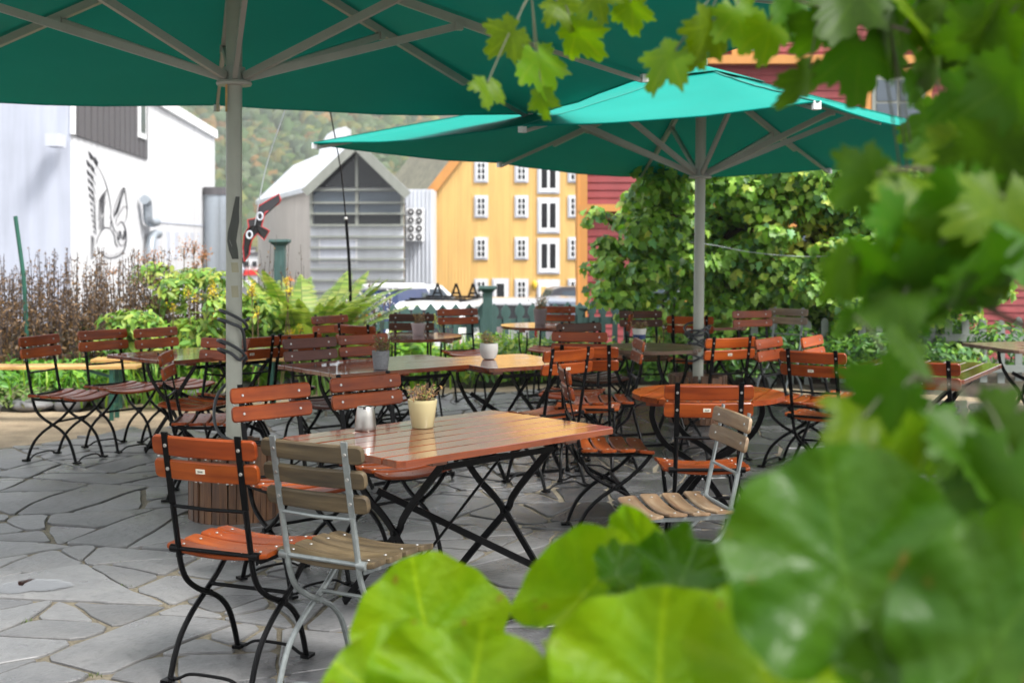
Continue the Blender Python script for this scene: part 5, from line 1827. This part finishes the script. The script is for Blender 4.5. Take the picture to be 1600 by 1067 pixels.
# ---- left bed: dead brown stalks
def stalks(label, xr, yr, zr, n, seed, name, colr, leafy, lc, cat='dead plants', loc_=None, thick=.006):
    rr = random.Random(seed)
    m = MB(); P, N, S = [], [], []
    for i in range(n):
        Y = rr.uniform(*yr); px = rr.uniform(*xr)
        x = at(px, 0, Y).x; h = rr.uniform(*zr)
        lx, ly = rr.gauss(0, .06) * h, rr.gauss(0, .06) * h
        b, t_ = Vector((x, Y, 0)), Vector((x + lx, Y + ly, h))
        m.tube([b, b.lerp(t_, .5) + Vector((rr.gauss(0, .02), 0, 0)), t_], thick, 5, [1, .75, .4])
        for k in range(leafy):
            u = 1 - (rr.random() ** 1.0) * .78
            q = b.lerp(t_, u) + Vector((rr.gauss(0, .012 + .05 * (1 - u)), rr.gauss(0, .012 + .05 * (1 - u)), 0))
            P.append(q); N.append((rr.gauss(0, 1), rr.gauss(0, 1), rr.gauss(0, .6))); S.append(rr.uniform(.018, .035) + .055 * (1 - u))
    P, N, S = np.array([tuple(p) for p in P]), np.array(N), np.array(S)
    W = leaf_cloud(P, N, S, 'oval', tints(len(P), lc), np.array([0, 0, -.6]))
    c = loc_ or (at(sum(xr) / 2, 0, sum(yr) / 2).x, sum(yr) / 2, 0)
    clump(name, label, cat, c, [('withered_leaves', W, M['leaf'])], (m, colr, 'stems'))
M['deadstem'] = plain('dead_stem', (.055, .04, .035), .9)
BR = [(.085, .050, .024), (.15, .088, .042), (.05, .030, .016), (.22, .13, .06)]
stalks('tall withered brown flower stalks in front of the white building', (-30, 255), (12.4, 14.2), (.85, 1.5), 330, 31, 'withered_stalks', M['deadstem'], 46, BR)
stalks('short withered stalks mixed into the leafy bush', (245, 340), (13.2, 14.2), (.85, 1.25), 60, 33, 'withered_stalks', M['deadstem'], 30, BR)
stalks('few dark dry stalks behind the tall teal post', (385, 480), (13.8, 14.8), (1.2, 1.62), 16, 32, 'dry_stalks', M['deadstem'], 14, BR)
# ---- rusty dried flower heads
def umbels(label, boxes, Y, seed, name, cols):
    rr = random.Random(seed)
    m = MB(); P, N, S = [], [], []
    for (px, py, rx_, ry_, n) in boxes:
        c = at(px, py, Y); sx, sz = rx_ * Y / FPX, ry_ * Y / FPX
        m.tube([(c.x + rr.gauss(0, .05), Y, .1), (c.x, Y, c.z)], .005, 5)
        for k in range(n):
            q = (c.x + rr.gauss(0, sx * .5), Y + rr.gauss(0, .08), c.z + rr.gauss(0, sz * .5))
            P.append(q); N.append((rr.gauss(0, 1), rr.gauss(0, 1) - .5, rr.gauss(0, 1))); S.append(rr.uniform(.014, .032))
        for k in range(8):
            q = Vector((c.x + rr.gauss(0, sx * .5), Y, c.z + rr.uniform(-.2, .8) * sz))
            m.tube([Vector((c.x, Y, c.z - sz)), q], .0025, 4)
    W = leaf_cloud(np.array(P), np.array(N), np.array(S), 'oval', tints(len(P), cols))
    clump(name, label, 'flowers', (at(boxes[0][0], 0, Y).x, Y, 0), [('seed_heads', W, M['leaf'])], (m, M['twig'], 'stems'))
RUST = [(.42, .16, .055), (.50, .22, .09), (.32, .13, .05), (.55, .30, .15)]
umbels('rusty orange dried flower heads above the leafy bush', [(288, 388, 12, 18, 90), (303, 385, 10, 14, 70), (316, 400, 9, 12, 70), (240, 398, 12, 12, 80), (225, 405, 14, 8, 60), (265, 430, 16, 10, 80), (305, 415, 14, 10, 90), (322, 395, 8, 10, 50), (330, 430, 10, 12, 50), (250, 420, 18, 10, 60), (176, 424, 10, 6, 40)], 13.4, 41, 'dried_flowers', RUST)
# ---- yellow green bush
lumps = []
for i in range(44):
    px = rr.uniform(185, 445); Y = rr.uniform(12.3, 13.6); py = rr.uniform(432, 560) if 230 < px < 350 else rr.uniform(470, 565)
    c = at(px, py, Y); r = rr.uniform(.14, .28)
    lumps.append(((c.x, Y, max(.1, c.z)), (r * 1.2, r, r * .7), r * 4))
bush = shell_leaves(lumps, 150, .105, 'oval', [(.16, .30, .035), (.24, .36, .05), (.10, .22, .03), (.32, .38, .06)], None, .8, .35, np.array([0, -.4, -.4]))
clump('leafy_bush', 'yellow green leafy bush behind the left table', 'bush', (at(270, 0, 12.9).x, 12.9, 0), [('crown', bush, M['leaf'])])
umbels('yellow loosestrife spikes around the near umbrella pole', [(333, 455, 4, 16, 110), (334, 490, 5, 10, 70), (352, 475, 4, 16, 90), (394, 452, 4, 14, 100), (326, 510, 6, 10, 60), (295, 455, 4, 9, 40), (270, 480, 4, 8, 40), (308, 465, 4, 8, 40), (403, 490, 5, 10, 50), (452, 455, 5, 8, 50), (447, 440, 4, 9, 60), (470, 512, 6, 6, 40), (455, 518, 6, 5, 40)], 12.6, 42, 'yellow_flowers', [(.70, .52, .02), (.62, .42, .015), (.75, .60, .05)])
# ---- ferns: every frond has its own pinnae
def fern(px, py, Y, hgt, n, seed, label, cols):
    rr = random.Random(seed)
    b = on(px, py, 0.02) if Y is None else Vector((at(px, 0, Y).x, Y, .02))
    t = thing('fern', label, 'fern', b)
    for i in range(n):
        a = 2 * math.pi * i / n + rr.gauss(0, .25); L = hgt * rr.uniform(.8, 1.15); lean = rr.uniform(.45, 1.0)
        d = Vector((math.cos(a), math.sin(a), 0))
        rib = []
        for k in range(15):
            u = k / 14
            rib.append(d * (L * lean * u ** 1.3) + Vector((0, 0, L * (u - .42 * lean * u ** 2.6))))
        P, T, C = [], [], []
        sd_ = d.cross(Vector((0, 0, 1)))
        for k in range(1, 43):
            u = .12 + .86 * k / 42
            f_ = u * 14; i0 = min(13, int(f_)); c = rib[i0].lerp(rib[i0 + 1], f_ - i0)
            tan = (rib[i0 + 1] - rib[i0]).normalized()
            pl = L * .14 * math.sin(math.pi * min(1, u * .92 + .08)) ** .8 * rr.uniform(.85, 1.1)
            nrm = sd_.cross(tan).normalized()
            for s in (-1, 1):
                e = (sd_ * s + tan * .35 - Vector((0, 0, .25))).normalized()
                w = L * .0085
                bb = len(P)
                P += [c - tan * w, c + e * pl * .5 - tan * w * 1.1, c + e * pl, c + e * pl * .5 + tan * w * 1.1, c + tan * w]
                T += [(bb, bb + 1, bb + 4), (bb + 1, bb + 3, bb + 4), (bb + 1, bb + 2, bb + 3)]
                cc_ = np.array(cols[rr.randrange(len(cols))]) * rr.uniform(.8, 1.2)
                C += [(*cc_, 1)] * 5
        o = obj('frond', arrays_mesh('frond', np.array([tuple(p) for p in P]), np.array(T), M['leaf'], np.array(C)), t)
        MB().tube(rib, .005, 5, [1 - .75 * k / 14 for k in range(15)]).build('rachis', M['stem'], o)
FER = [(.15, .24, .03), (.21, .29, .045), (.27, .31, .07), (.11, .19, .03)]
fern(475, 0, 13.3, 1.40, 28, 51, 'large yellow green fern right of the near umbrella pole', FER)
fern(497, 0, 13.7, 1.40, 24, 52, 'tall fern in front of the grey building cladding', FER)
fern(435, 0, 13.6, 1.35, 20, 53, 'fern at the foot of the tall teal post', FER)
fern(535, 0, 13.2, .72, 20, 54, 'spreading low fern left of the navy van', FER)
# ---- strap leaves
def straps(px, Y, hgt, n, spread, seed, label, cols, name='strap_leaved_plant', wd=.02):
    rr = random.Random(seed)
    x0 = at(px, 0, Y).x
    P, T, C = [], [], []
    for i in range(n):
        a = rr.uniform(0, 6.28); L = hgt * rr.uniform(.6, 1.15); d = Vector((math.cos(a), math.sin(a) * .6, 0)); lean = rr.uniform(.15, .8)
        b = Vector((rr.gauss(0, spread), rr.gauss(0, spread * .5), 0)); sd_ = d.cross(Vector((0, 0, 1))).normalized()
        base = len(P); c = np.array(cols[rr.randrange(len(cols))]) * rr.uniform(.8, 1.25)
        for k in range(7):
            u = k / 6; w = wd * (1 - u ** 2.5) * .5 + .001
            p = b + d * (L * lean * u ** 1.5) + Vector((0, 0, L * (u - .55 * lean * u ** 3)))
            P += [p - sd_ * w, p + sd_ * w]; C += [(*c, 1)] * 2
        T += [(base + 2 * k, base + 2 * k + 1, base + 2 * k + 3, base + 2 * k + 2) for k in range(6)]
    t = thing(name, label, 'plant', (x0, Y, 0))
    o = obj('leaf_tuft', arrays_mesh('leaf_tuft', np.array([tuple(p) for p in P]), np.array(T), M['leaf'], np.array(C)), t)
    tag(o, kind='stuff')
straps(497, 12.6, .85, 26, .09, 61, 'upright iris leaves left of the mauve brown chair', [(.20, .34, .08), (.28, .40, .12), (.14, .28, .05)])
straps(745, 14.2, .62, 90, .25, 62, 'yellow green daylily clump under the green fence post', LIME)
straps(830, 14.4, .66, 110, .26, 63, 'pale daylily clump under the far middle round table', LIME + [(.45, .42, .10)])
straps(790, 13.9, .50, 70, .25, 64, 'low daylily clump behind the white bowl planter', LIME)
straps(150, 12.0, .55, 60, .35, 65, 'grassy tuft behind the second red chair from the left', LIME)
straps(80, 11.9, .50, 30, .2, 66, 'grassy tuft under the left bench', LIME)
straps(260, 11.9, .5, 90, .4, 67, 'long grass behind the left table legs', LIME)
straps(640, 13.2, .45, 60, .3, 68, 'short grassy tuft under the far left round table', LIME)
# ---- low leafy ground cover in the beds
def cover(label, xr, Yr, zmax, n, size, cols, kind='oval', name='ground_cover'):
    lumps = []
    for i in range(n):
        px = rr.uniform(*xr); Y = rr.uniform(*Yr); c = at(px, 0, Y); r = rr.uniform(.14, .26)
        if Y < back_y(c.x, path_w(c.x)) + .1: Y = back_y(c.x, path_w(c.x)) + .1 + rr.random() * .5
        lumps.append(((c.x, Y, rr.uniform(.04, zmax)), (r * 1.3, r, r * .7), r * 4))
    W = shell_leaves(lumps, 110, size, kind, cols, None, .9, .35)
    clump(name, label, 'ground cover', (at(sum(xr) / 2, 0, sum(Yr) / 2).x, sum(Yr) / 2, 0), [('foliage', W, M['leaf'])])
cover('bright low leaves behind the yellow benches', (-20, 400), (11.9, 13.0), .30, 60, .10, [(.12, .30, .03), (.18, .36, .04), (.08, .22, .03)])
cover('bright broad leaves between mauve brown chair and pole', (380, 640), (12.7, 13.6), .40, 44, .15, [(.16, .36, .02), (.23, .42, .03), (.11, .27, .03)])
cover('mixed green leaves below the picket fence in the middle', (620, 960), (13.6, 15.2), .35, 60, .10, [(.14, .30, .03), (.24, .38, .04), (.07, .18, .03), (.32, .40, .05)])
cover('green leaves behind the dark round table', (930, 1120), (13.5, 14.6), .30, 36, .09, [(.09, .22, .03), (.14, .28, .03), (.06, .16, .03)])
cover('sparse creeping leaves at the front of the left bed', (-20, 330), (11.4, 12.0), .06, 26, .07, [(.10, .20, .03), (.16, .22, .05), (.12, .12, .05)])
cover('rough dark leaves at the back of the left bed', (-40, 420), (13.0, 14.8), .55, 46, .12, [(.06, .13, .03), (.09, .15, .04), (.10, .09, .05)])
# broad leaved plant right of the near pole
lumps = [((at(px, py, 13.0).x, 13.0, at(px, py, 13.0).z), (.2, .2, .12), 1.0) for px, py in ((400, 500), (420, 515), (445, 535), (405, 530), (430, 490))]
W = shell_leaves(lumps, 40, .22, 'oval', [(.12, .30, .03), (.20, .38, .05), (.10, .24, .06)], None, .9, .4)
clump('broad_leaved_plant', 'broad leaved green plant right of the near umbrella pole', 'plant', (at(420, 0, 13).x, 13.0, 0), [('foliage', W, M['leaf'])])
# white and orange flowers by the van
umbels('white flower spires in front of the navy van', [(577, 445, 4, 10, 24), (571, 462, 10, 8, 40), (585, 480, 8, 14, 60), (600, 470, 8, 8, 40), (609, 465, 4, 14, 30), (583, 500, 12, 10, 60), (595, 492, 9, 8, 40), (612, 490, 5, 8, 24), (560, 470, 8, 8, 24), (540, 470, 8, 6, 20)], 14.0, 43, 'white_flowers', [(.75, .72, .74), (.80, .78, .80), (.7, .62, .70)])
umbels('orange marigold heads below the white flower spires', [(570, 494, 4, 3, 26), (593, 493, 4, 3, 26), (612, 494, 4, 3, 30), (453, 436, 4, 6, 40)], 13.9, 44, 'orange_flowers', [(.75, .22, .03), (.8, .30, .05)])
# red-orange leaved accents
umbels('yellow flowering shoots right of the striped pot', [(1037, 510, 4, 14, 40), (1030, 530, 5, 8, 30), (678, 498, 5, 5, 60), (690, 505, 10, 6, 70)], 13.2, 45, 'yellow_shoots', [(.55, .5, .08), (.42, .45, .08)])
# ================================================================== foreground leaves close to the lens
def polar_leaf(fr, rings=(0, .25, .5, .75, .9, 1.0), n=56, zf=None, veins=None):
    """fr(theta) -> (x, y) outline about the leaf centre, unit size; petiole towards -Y"""
    V, C = [(0, 0, zf(0, 0, 0))], [veins(0, 0) if veins else 0]
    for r in rings[1:]:
        for k in range(n):
            th = 2 * math.pi * k / n
            x, y = fr(th)
            x, y = x * r, y * r
            V.append((x, y, zf(x, y, r)))
            C.append(veins(th, r) if veins else 0)
    T = [(0, 1 + k, 1 + (k + 1) % n) for k in range(n)]
    F = []
    for j in range(len(rings) - 2):
        a, b = 1 + j * n, 1 + (j + 1) * n
        for k in range(n):
            k2 = (k + 1) % n
            T += [(a + k, b + k, b + k2), (a + k, b + k2, a + k2)]
    C = np.array([(c, c, c, 1) for c in C])
    return np.array(V), np.array(T), C
LOBES = [(90, 1.0), (33, .86), (147, .86), (-22, .60), (202, .60)]
def maple_r(th):
    d = math.degrees(th)
    r = .40
    for a, l in LOBES:
        dd = abs((d - a + 180) % 360 - 180)
        r = max(r, l * (1 - (dd / 44) ** 1.25 * .62) if dd < 44 else 0)
    r *= 1 + .07 * math.sin(th * 23) + .04 * math.sin(th * 37 + 1)
    if abs((d - 270 + 180) % 360 - 180) < 14: r *= .35
    return r * .62
def maple_mesh(seed, mat):
    rr = random.Random(seed)
    cup, tw = rr.uniform(.05, .45), rr.uniform(-.3, .3)
    def zf(x, y, r): return -cup * (x * x + y * y) - .22 * abs(x) * rr.uniform(.9, 1.1) * 0 + .10 * abs(x) + tw * x * y + .035 * math.sin(9 * x + 7 * y + seed)
    V, T, C = polar_leaf(lambda th: (maple_r(th) * math.cos(th), maple_r(th) * math.sin(th) + .0), (0, .2, .4, .6, .8, 1.0), 120, zf,
                         lambda th, r: max([max(0, 1 - abs((math.degrees(th) - a + 180) % 360 - 180) / 4) for a, l in LOBES]) * .5 if 0 < r < .95 else 0)
    me = arrays_mesh('leaf', V, T, mat, C, True)
    return me
M['maple'] = leafmat('branch_leaf', .42, .45, False, (.034, .092, .005), True, .18)
M['maple_l'] = leafmat('young_branch_leaf', .48, .42, False, (.075, .15, .005), True, .15)
MDARK = [maple_mesh(s, M['maple']) for s in range(5)]
MLITE = [maple_mesh(s + 20, M['maple_l']) for s in range(4)]
branch = thing('overhanging_tree', 'blurred branches with large lobed leaves hanging into the upper right', 'tree', (1.5, 1.6, 0))
br_off = Vector(branch.location)
twig_paths = [
    [(1660, 60, 1.7), (1500, 5, 1.8), (1300, -30, 2.0), (1100, -35, 2.2), (930, -30, 2.4), (830, -10, 2.4)],
    [(1700, 220, 1.5), (1560, 120, 1.6), (1450, 60, 1.7), (1350, 30, 1.8), (1240, 0, 1.9)],
    [(1720, 420, 1.35), (1580, 330, 1.4), (1470, 270, 1.4), (1390, 265, 1.4)],
    [(1740, 560, 1.25), (1580, 500, 1.3), (1470, 440, 1.3), (1390, 400, 1.35)],
    [(1760, 720, 1.15), (1600, 640, 1.2), (1480, 600, 1.2), (1400, 590, 1.25)],
]
tw_pts = []
trunk_base = Vector((1.55, 1.75, 0))
mtr = MB().tube([p - br_off for p in catmull([trunk_base, Vector((1.45, 1.7, .9)), Vector((1.35, 1.7, 1.6)), Vector((1.2, 1.75, 2.2))], 6)], .035, 8, None)
mtr.build('trunk', M['bark'], branch, True)
trunk_line = catmull([trunk_base, Vector((1.45, 1.7, .9)), Vector((1.35, 1.7, 1.6)), Vector((1.2, 1.75, 2.2))], 6)
for tp in twig_paths:
    pts = catmull([at(*p) for p in tp], 5)
    near = min(trunk_line, key=lambda q: (q - pts[0]).length)
    pts = catmull([near, near.lerp(pts[0], .5) + Vector((0, 0, .04)), pts[0]], 3) + pts[1:]
    tw_pts += pts
    MB().tube([p - br_off for p in pts], .0042, 6, [1.3 - .9 * i / len(pts) for i in range(len(pts))]).build('branch', M['bark'], branch, True)
lr = random.Random(77)
def maple(px, py, Y, w, tip, lite=False, yaw=0.0, pitch=0.0):
    """w: leaf width in pixels of the photograph; tip: direction of the leaf tip in the picture, degrees (270 = down)"""
    c = at(px, py, Y)
    s = w * Y / FPX / .95 * (.88 if Y > 1.8 else 1.0)
    a = R(tip)
    up = Vector((math.cos(a), 0, math.sin(a)))
    nrm = Vector((0, -1, 0))
    rot = Matrix.Rotation(yaw, 3, 'Z') @ Matrix.Rotation(pitch, 3, 'X')
    up, nrm = rot @ up, rot @ nrm
    x = up.cross(nrm)
    mat = Matrix((x, up, nrm)).transposed().to_4x4()
    o = obj('leaf', (MLITE if lite else MDARK)[lr.randrange(4)], branch)
    o.matrix_world = Matrix.Translation(c - br_off) @ mat @ Matrix.Diagonal((s, s, s, 1))
    base = c - up * s * .05 - br_off
    tgt = min(tw_pts, key=lambda q: (q - br_off - base).length) - br_off
    if (tgt - base).length < .45:
        MB().tube(catmull([base, base.lerp(tgt, .5) + Vector((0, 0, .01)), tgt], 3), .0016, 5).build('petiole', M['stem'], branch)
# sprig at the upper middle
for a in ((838, 92, 2.4, 128, 285, 1), (900, 48, 2.4, 112, 300, 1), (800, 52, 2.35, 96, 220, 1), (846, 150, 2.4, 70, 272, 1), (762, 132, 2.3, 80, 250, 1), (985, 8, 2.3, 92, 265, 1), (935, -12, 2.3, 90, 280, 1), (872, 6, 2.4, 90, 300, 1), (1050, 88, 2.1, 118, 235, 1), (1112, 40, 2.1, 130, 250, 1), (1150, 20, 2.1, 120, 290, 1), (1088, 78, 2.15, 90, 260, 1), (1200, 40, 2.0, 130, 285, 1)):
    maple(*a[:5], True, lr.uniform(-.9, .9), lr.uniform(-.6, .5))
for a in ((1262, 115, 1.9, 135, 262), (1290, 30, 1.9, 140, 250), (1345, 75, 1.8, 160, 275), (1395, 40, 1.8, 150, 285), (1340, -10, 1.8, 170, 240), (1425, 20, 1.7, 150, 260), (1235, 0, 1.9, 120, 280), (1470, 70, 1.7, 150, 270), (1430, 120, 1.7, 80, 275), (1525, 150, 1.6, 190, 260), (1480, 0, 1.7, 170, 280), (1540, 50, 1.6, 190, 250), (1590, 120, 1.5, 210, 270), (1500, 225, 1.6, 150, 265), (1560, 230, 1.5, 190, 250), (1610, 250, 1.5, 200, 280), (1590, 10, 1.6, 210, 270), (1500, -30, 1.7, 190, 255), (1400, -30, 1.8, 180, 280),
          (1365, 278, 1.4, 150, 205), (1430, 290, 1.4, 190, 250), (1500, 300, 1.35, 200, 265), (1570, 320, 1.3, 230, 255), (1410, 350, 1.35, 190, 235), (1480, 380, 1.3, 200, 260), (1395, 415, 1.3, 220, 262), (1555, 410, 1.25, 220, 250), (1320, 415, 1.3, 120, 235), (1450, 430, 1.3, 180, 265), (1330, 495, 1.3, 90, 262), (1410, 470, 1.3, 150, 275), (1620, 380, 1.3, 230, 270), (1500, 450, 1.25, 120, 280),
          (1420, 545, 1.25, 130, 245), (1400, 610, 1.2, 170, 215), (1345, 655, 1.2, 130, 200), (1510, 680, 1.15, 200, 250), (1590, 655, 1.15, 200, 260), (1580, 730, 1.1, 240, 270), (1430, 690, 1.15, 170, 240)):
    maple(*a, lr.random() < .22, lr.uniform(-1.1, 1.1), lr.uniform(-.8, .7))
for i in range(20):        # deeper layer, behind the leaves above
    px = lr.uniform(1440, 1640); py = lr.uniform(-40, 430) if i % 3 else lr.uniform(640, 760)
    maple(px, py, lr.uniform(1.7, 2.3), lr.uniform(110, 190), lr.uniform(230, 310), lr.random() < .2, lr.uniform(-1.2, 1.2), lr.uniform(-.9, .9))
for i in range(8):
    maple(lr.uniform(1340, 1460), lr.uniform(290, 480), lr.uniform(1.6, 2.0), lr.uniform(80, 130), lr.uniform(230, 310), False, lr.uniform(-1.2, 1.2), lr.uniform(-.9, .9))

# ---- the broad leaved plant at the lower edge
def broadleaf(name, c, trans, rough, spec=.22):
    t = NT(name)
    tc = t.new('ShaderNodeTexCoord'); sp = t.new('ShaderNodeSeparateXYZ'); t.link(tc.outputs['Object'], sp.inputs[0])
    mth = lambda op, a, b=None: (lambda x: ([t.link(v, x.inputs[i]) if isinstance(v, bpy.types.NodeSocket) else setattr(x.inputs[i], 'default_value', v) for i, v in enumerate((a, b)) if v is not None], x.outputs[0])[1])(t.new('ShaderNodeMath', operation=op))
    ax = mth('ABSOLUTE', sp.outputs[0])
    n = t.noise(tc.outputs['Object'], 5, 4)
    q = mth('ADD', mth('SUBTRACT', sp.outputs[1], mth('MULTIPLY', mth('POWER', ax, .8), .75)), mth('MULTIPLY', n, .06))
    lat = mth('ABSOLUTE', mth('SUBTRACT', mth('FRACT', mth('MULTIPLY', q, 6.5)), .5))     # 0 on a side vein
    v1 = t.rng(lat, 1.0, 0.0, 0.0, 0.10)
    v2 = t.rng(ax, 1.0, 0.0, 0.004, 0.022)
    vein = mth('MAXIMUM', mth('MULTIPLY', v1, .14), v2)
    big = t.noise(tc.outputs['Object'], 2.2, 3)
    base = t.mix(t.rng(big, 0, 1, .35, .65), c, (c[0] * 1.6, c[1] * 1.22, c[2]))
    base = t.mix(vein, base, (min(1, c[0] * 2.0), c[1] * 1.45, c[2] * 2.5))
    vo = t.new('ShaderNodeTexVoronoi', feature='DISTANCE_TO_EDGE'); vo.inputs['Scale'].default_value = 16
    t.link(tc.outputs['Object'], vo.inputs['Vector'])
    fine = t.rng(vo.outputs['Distance'], 0.30, 0.0, 0.0, 0.07)
    base = t.mix(fine, base, (min(1, c[0] * 1.8), c[1] * 1.35, c[2] * 2.0))
    base = t.mix(t.rng(t.noise(tc.outputs['Object'], 7, 4), 0.0, 0.8, 0.66, 0.72), base, (0.16, 0.10, 0.02))      # dead spots
    t.set(Base_Color=base, Roughness=rough, Specular_IOR_Level=spec)
    t.bump(mth('ADD', mth('MULTIPLY', lat, 1.2), mth('MULTIPLY', t.noise(tc.outputs['Object'], 14, 5), 2.2)), .22, .02)
    tr = t.new('ShaderNodeBsdfTranslucent'); br = t.new('ShaderNodeHueSaturation')
    br.inputs['Value'].default_value = 1.5; br.inputs['Saturation'].default_value = 1.1
    t.link(base, br.inputs['Color']); t.link(br.outputs['Color'], tr.inputs['Color'])
    mx = t.new('ShaderNodeMixShader'); mx.inputs['Fac'].default_value = trans
    t.link(t.b.outputs['BSDF'], mx.inputs[1]); t.link(tr.outputs['BSDF'], mx.inputs[2]); t.link(mx.outputs['Shader'], t.n['Material Output'].inputs['Surface'])
    return t.m
M['big'] = broadleaf('broad_leaf', (.095, .205, .002), .42, .42)
M['bigd'] = broadleaf('broad_leaf_dark', (.028, .092, .003), .36, .28, .3)
M['petiole'] = plain('pale_green_petiole', (.22, .30, .08), .5)
plant = thing('broad_leaved_foreground_plant', 'blurred bright green plant with huge rounded leaves along the lower edge', 'plant', (.62, 1.35, .03))
pl_off = Vector(plant.location)
def big_leaf(px, py, Y, w, h, tip, mat, yaw=0, pitch=0, cup=.25, ripple=.05, fold=0.0, seed=0, curl=0.0):
    rr = random.Random(seed)
    ph = rr.uniform(0, 6)
    def fr(th):
        d = abs((math.degrees(th) - 270 + 180) % 360 - 180)
        r = .5 * (1 + .035 * math.sin(5 * th + ph) + .02 * math.sin(11 * th + ph))
        if d < 26: r *= .55 + .45 * (d / 26)
        return (r * math.cos(th), r * math.sin(th) * 1.0)
    def zf(x, y, r):
        a = math.atan2(y, x)
        v = max(math.cos((a - R(t)) * 1.0) ** 40 if math.cos(a - R(t)) > 0 else 0 for t in (90, 55, 125, 20, 160, -20, 200))
        return cup * (x * x + y * y) * 1.6 + ripple * r ** 3 * math.sin(8 * a + ph) + fold * abs(x) - curl * max(0, y - .1) ** 2 * 3 - .018 * v * r * (1 - r)
    def vein(th, r):
        if r <= 0 or r > .97: return 0
        v = 0
        for t in (90, 50, 130, 12, 168, -25, 205):
            dd = abs((math.degrees(th) - t + 180) % 360 - 180)
            v = max(v, 1 - dd / (5 / max(.3, r)))
        return max(0, v) * .75
    V, T, C = polar_leaf(fr, (0, .12, .25, .4, .55, .7, .82, .92, 1.0), 96, zf, vein)
    me = arrays_mesh('leaf', V, T, mat, C, True)
    c = at(px, py, Y)
    a = R(tip)
    up = Vector((math.cos(a), 0, math.sin(a))); nrm = Vector((0, -1, 0))
    rot = Matrix.Rotation(yaw, 3, 'Z') @ Matrix.Rotation(pitch, 3, 'X')
    up, nrm = rot @ up, rot @ nrm
    x = up.cross(nrm)
    mt = Matrix((x, up, nrm)).transposed().to_4x4()
    o = obj('leaf', me, plant)
    o.matrix_world = Matrix.Translation(c - pl_off) @ mt @ Matrix.Diagonal((w * Y / FPX, h * Y / FPX, w * Y / FPX, 1))
    base = c - up * h * Y / FPX * .42
    root = Vector((.62 + rr.uniform(-.12, .12), 1.35 + rr.uniform(-.12, .12), .03))
    MB().tube([p - pl_off for p in catmull([base, base.lerp(root, .5) + Vector((0, .03, -.05)), root], 5)], .006, 7).build('petiole', M['petiole'], plant, True)
big_leaf(668, 990, 1.75, 250, 240, 100, M['big'], .35, -.30, .15, .035, .12, 1)
big_leaf(590, 1085, 1.5, 240, 170, 140, M['big'], .3, -.5, .1, .05, .1, 2)
big_leaf(735, 1085, 1.45, 330, 200, 80, M['big'], -.1, -.5, .15, .06, .15, 3)
big_leaf(915, 925, 1.65, 150, 250, 52, M['big'], -.6, -.2, .3, .05, .55, 4)
big_leaf(905, 985, 1.6, 170, 210, 62, M['bigd'], .9, .3, .5, .05, .6, 5)
big_leaf(1065, 905, 1.5, 170, 140, 60, M['bigd'], .2, -.5, .35, .13, .3, 6)
big_leaf(1030, 1075, 1.3, 380, 310, 85, M['big'], .1, -.3, .15, .05, .12, 7)
big_leaf(1318, 885, 1.02, 385, 375, 98, M['bigd'], -.1, -.25, .10, .05, .15, 8)
big_leaf(1190, 1040, 1.1, 300, 270, 100, M['big'], .25, -.45, .2, .06, .2, 9)
big_leaf(1570, 985, .95, 330, 380, 60, M['bigd'], -.5, -.3, .15, .06, .2, 10)
big_leaf(1450, 1095, 1.0, 340, 240, 95, M['bigd'], .1, -.6, .2, .07, .2, 11)
big_leaf(925, 1015, 1.5, 110, 200, 62, M['bigd'], 1.0, -.1, .5, .10, .7, 13)
big_leaf(1010, 870, 1.72, 170, 90, 30, M['big'], -.2, -.2, .2, .05, .35, 14)
big_leaf(965, 895, 1.55, 80, 90, 80, M['bigd'], .1, -.8, .5, .1, .4, 15)

# ================================================================== damp air between here and the hill
hz = MB()
hz.box((0, 1300, 98.5), (5300, 2900, 204))
ho = hz.build('haze', None)
hm_ = bpy.data.materials.new('damp_air'); hm_.use_nodes = True
hm_.node_tree.nodes.clear()
ho_ = hm_.node_tree.nodes.new('ShaderNodeOutputMaterial'); hv_ = hm_.node_tree.nodes.new('ShaderNodeVolumePrincipled')
hv_.inputs['Color'].default_value = (.93, .95, .97, 1); hv_.inputs['Density'].default_value = .00045
hm_.node_tree.links.new(hv_.outputs[0], ho_.inputs['Volume'])
ho.data.materials.append(hm_)
tag(ho, 'thin damp haze in the air over the whole place', 'haze', kind='stuff')
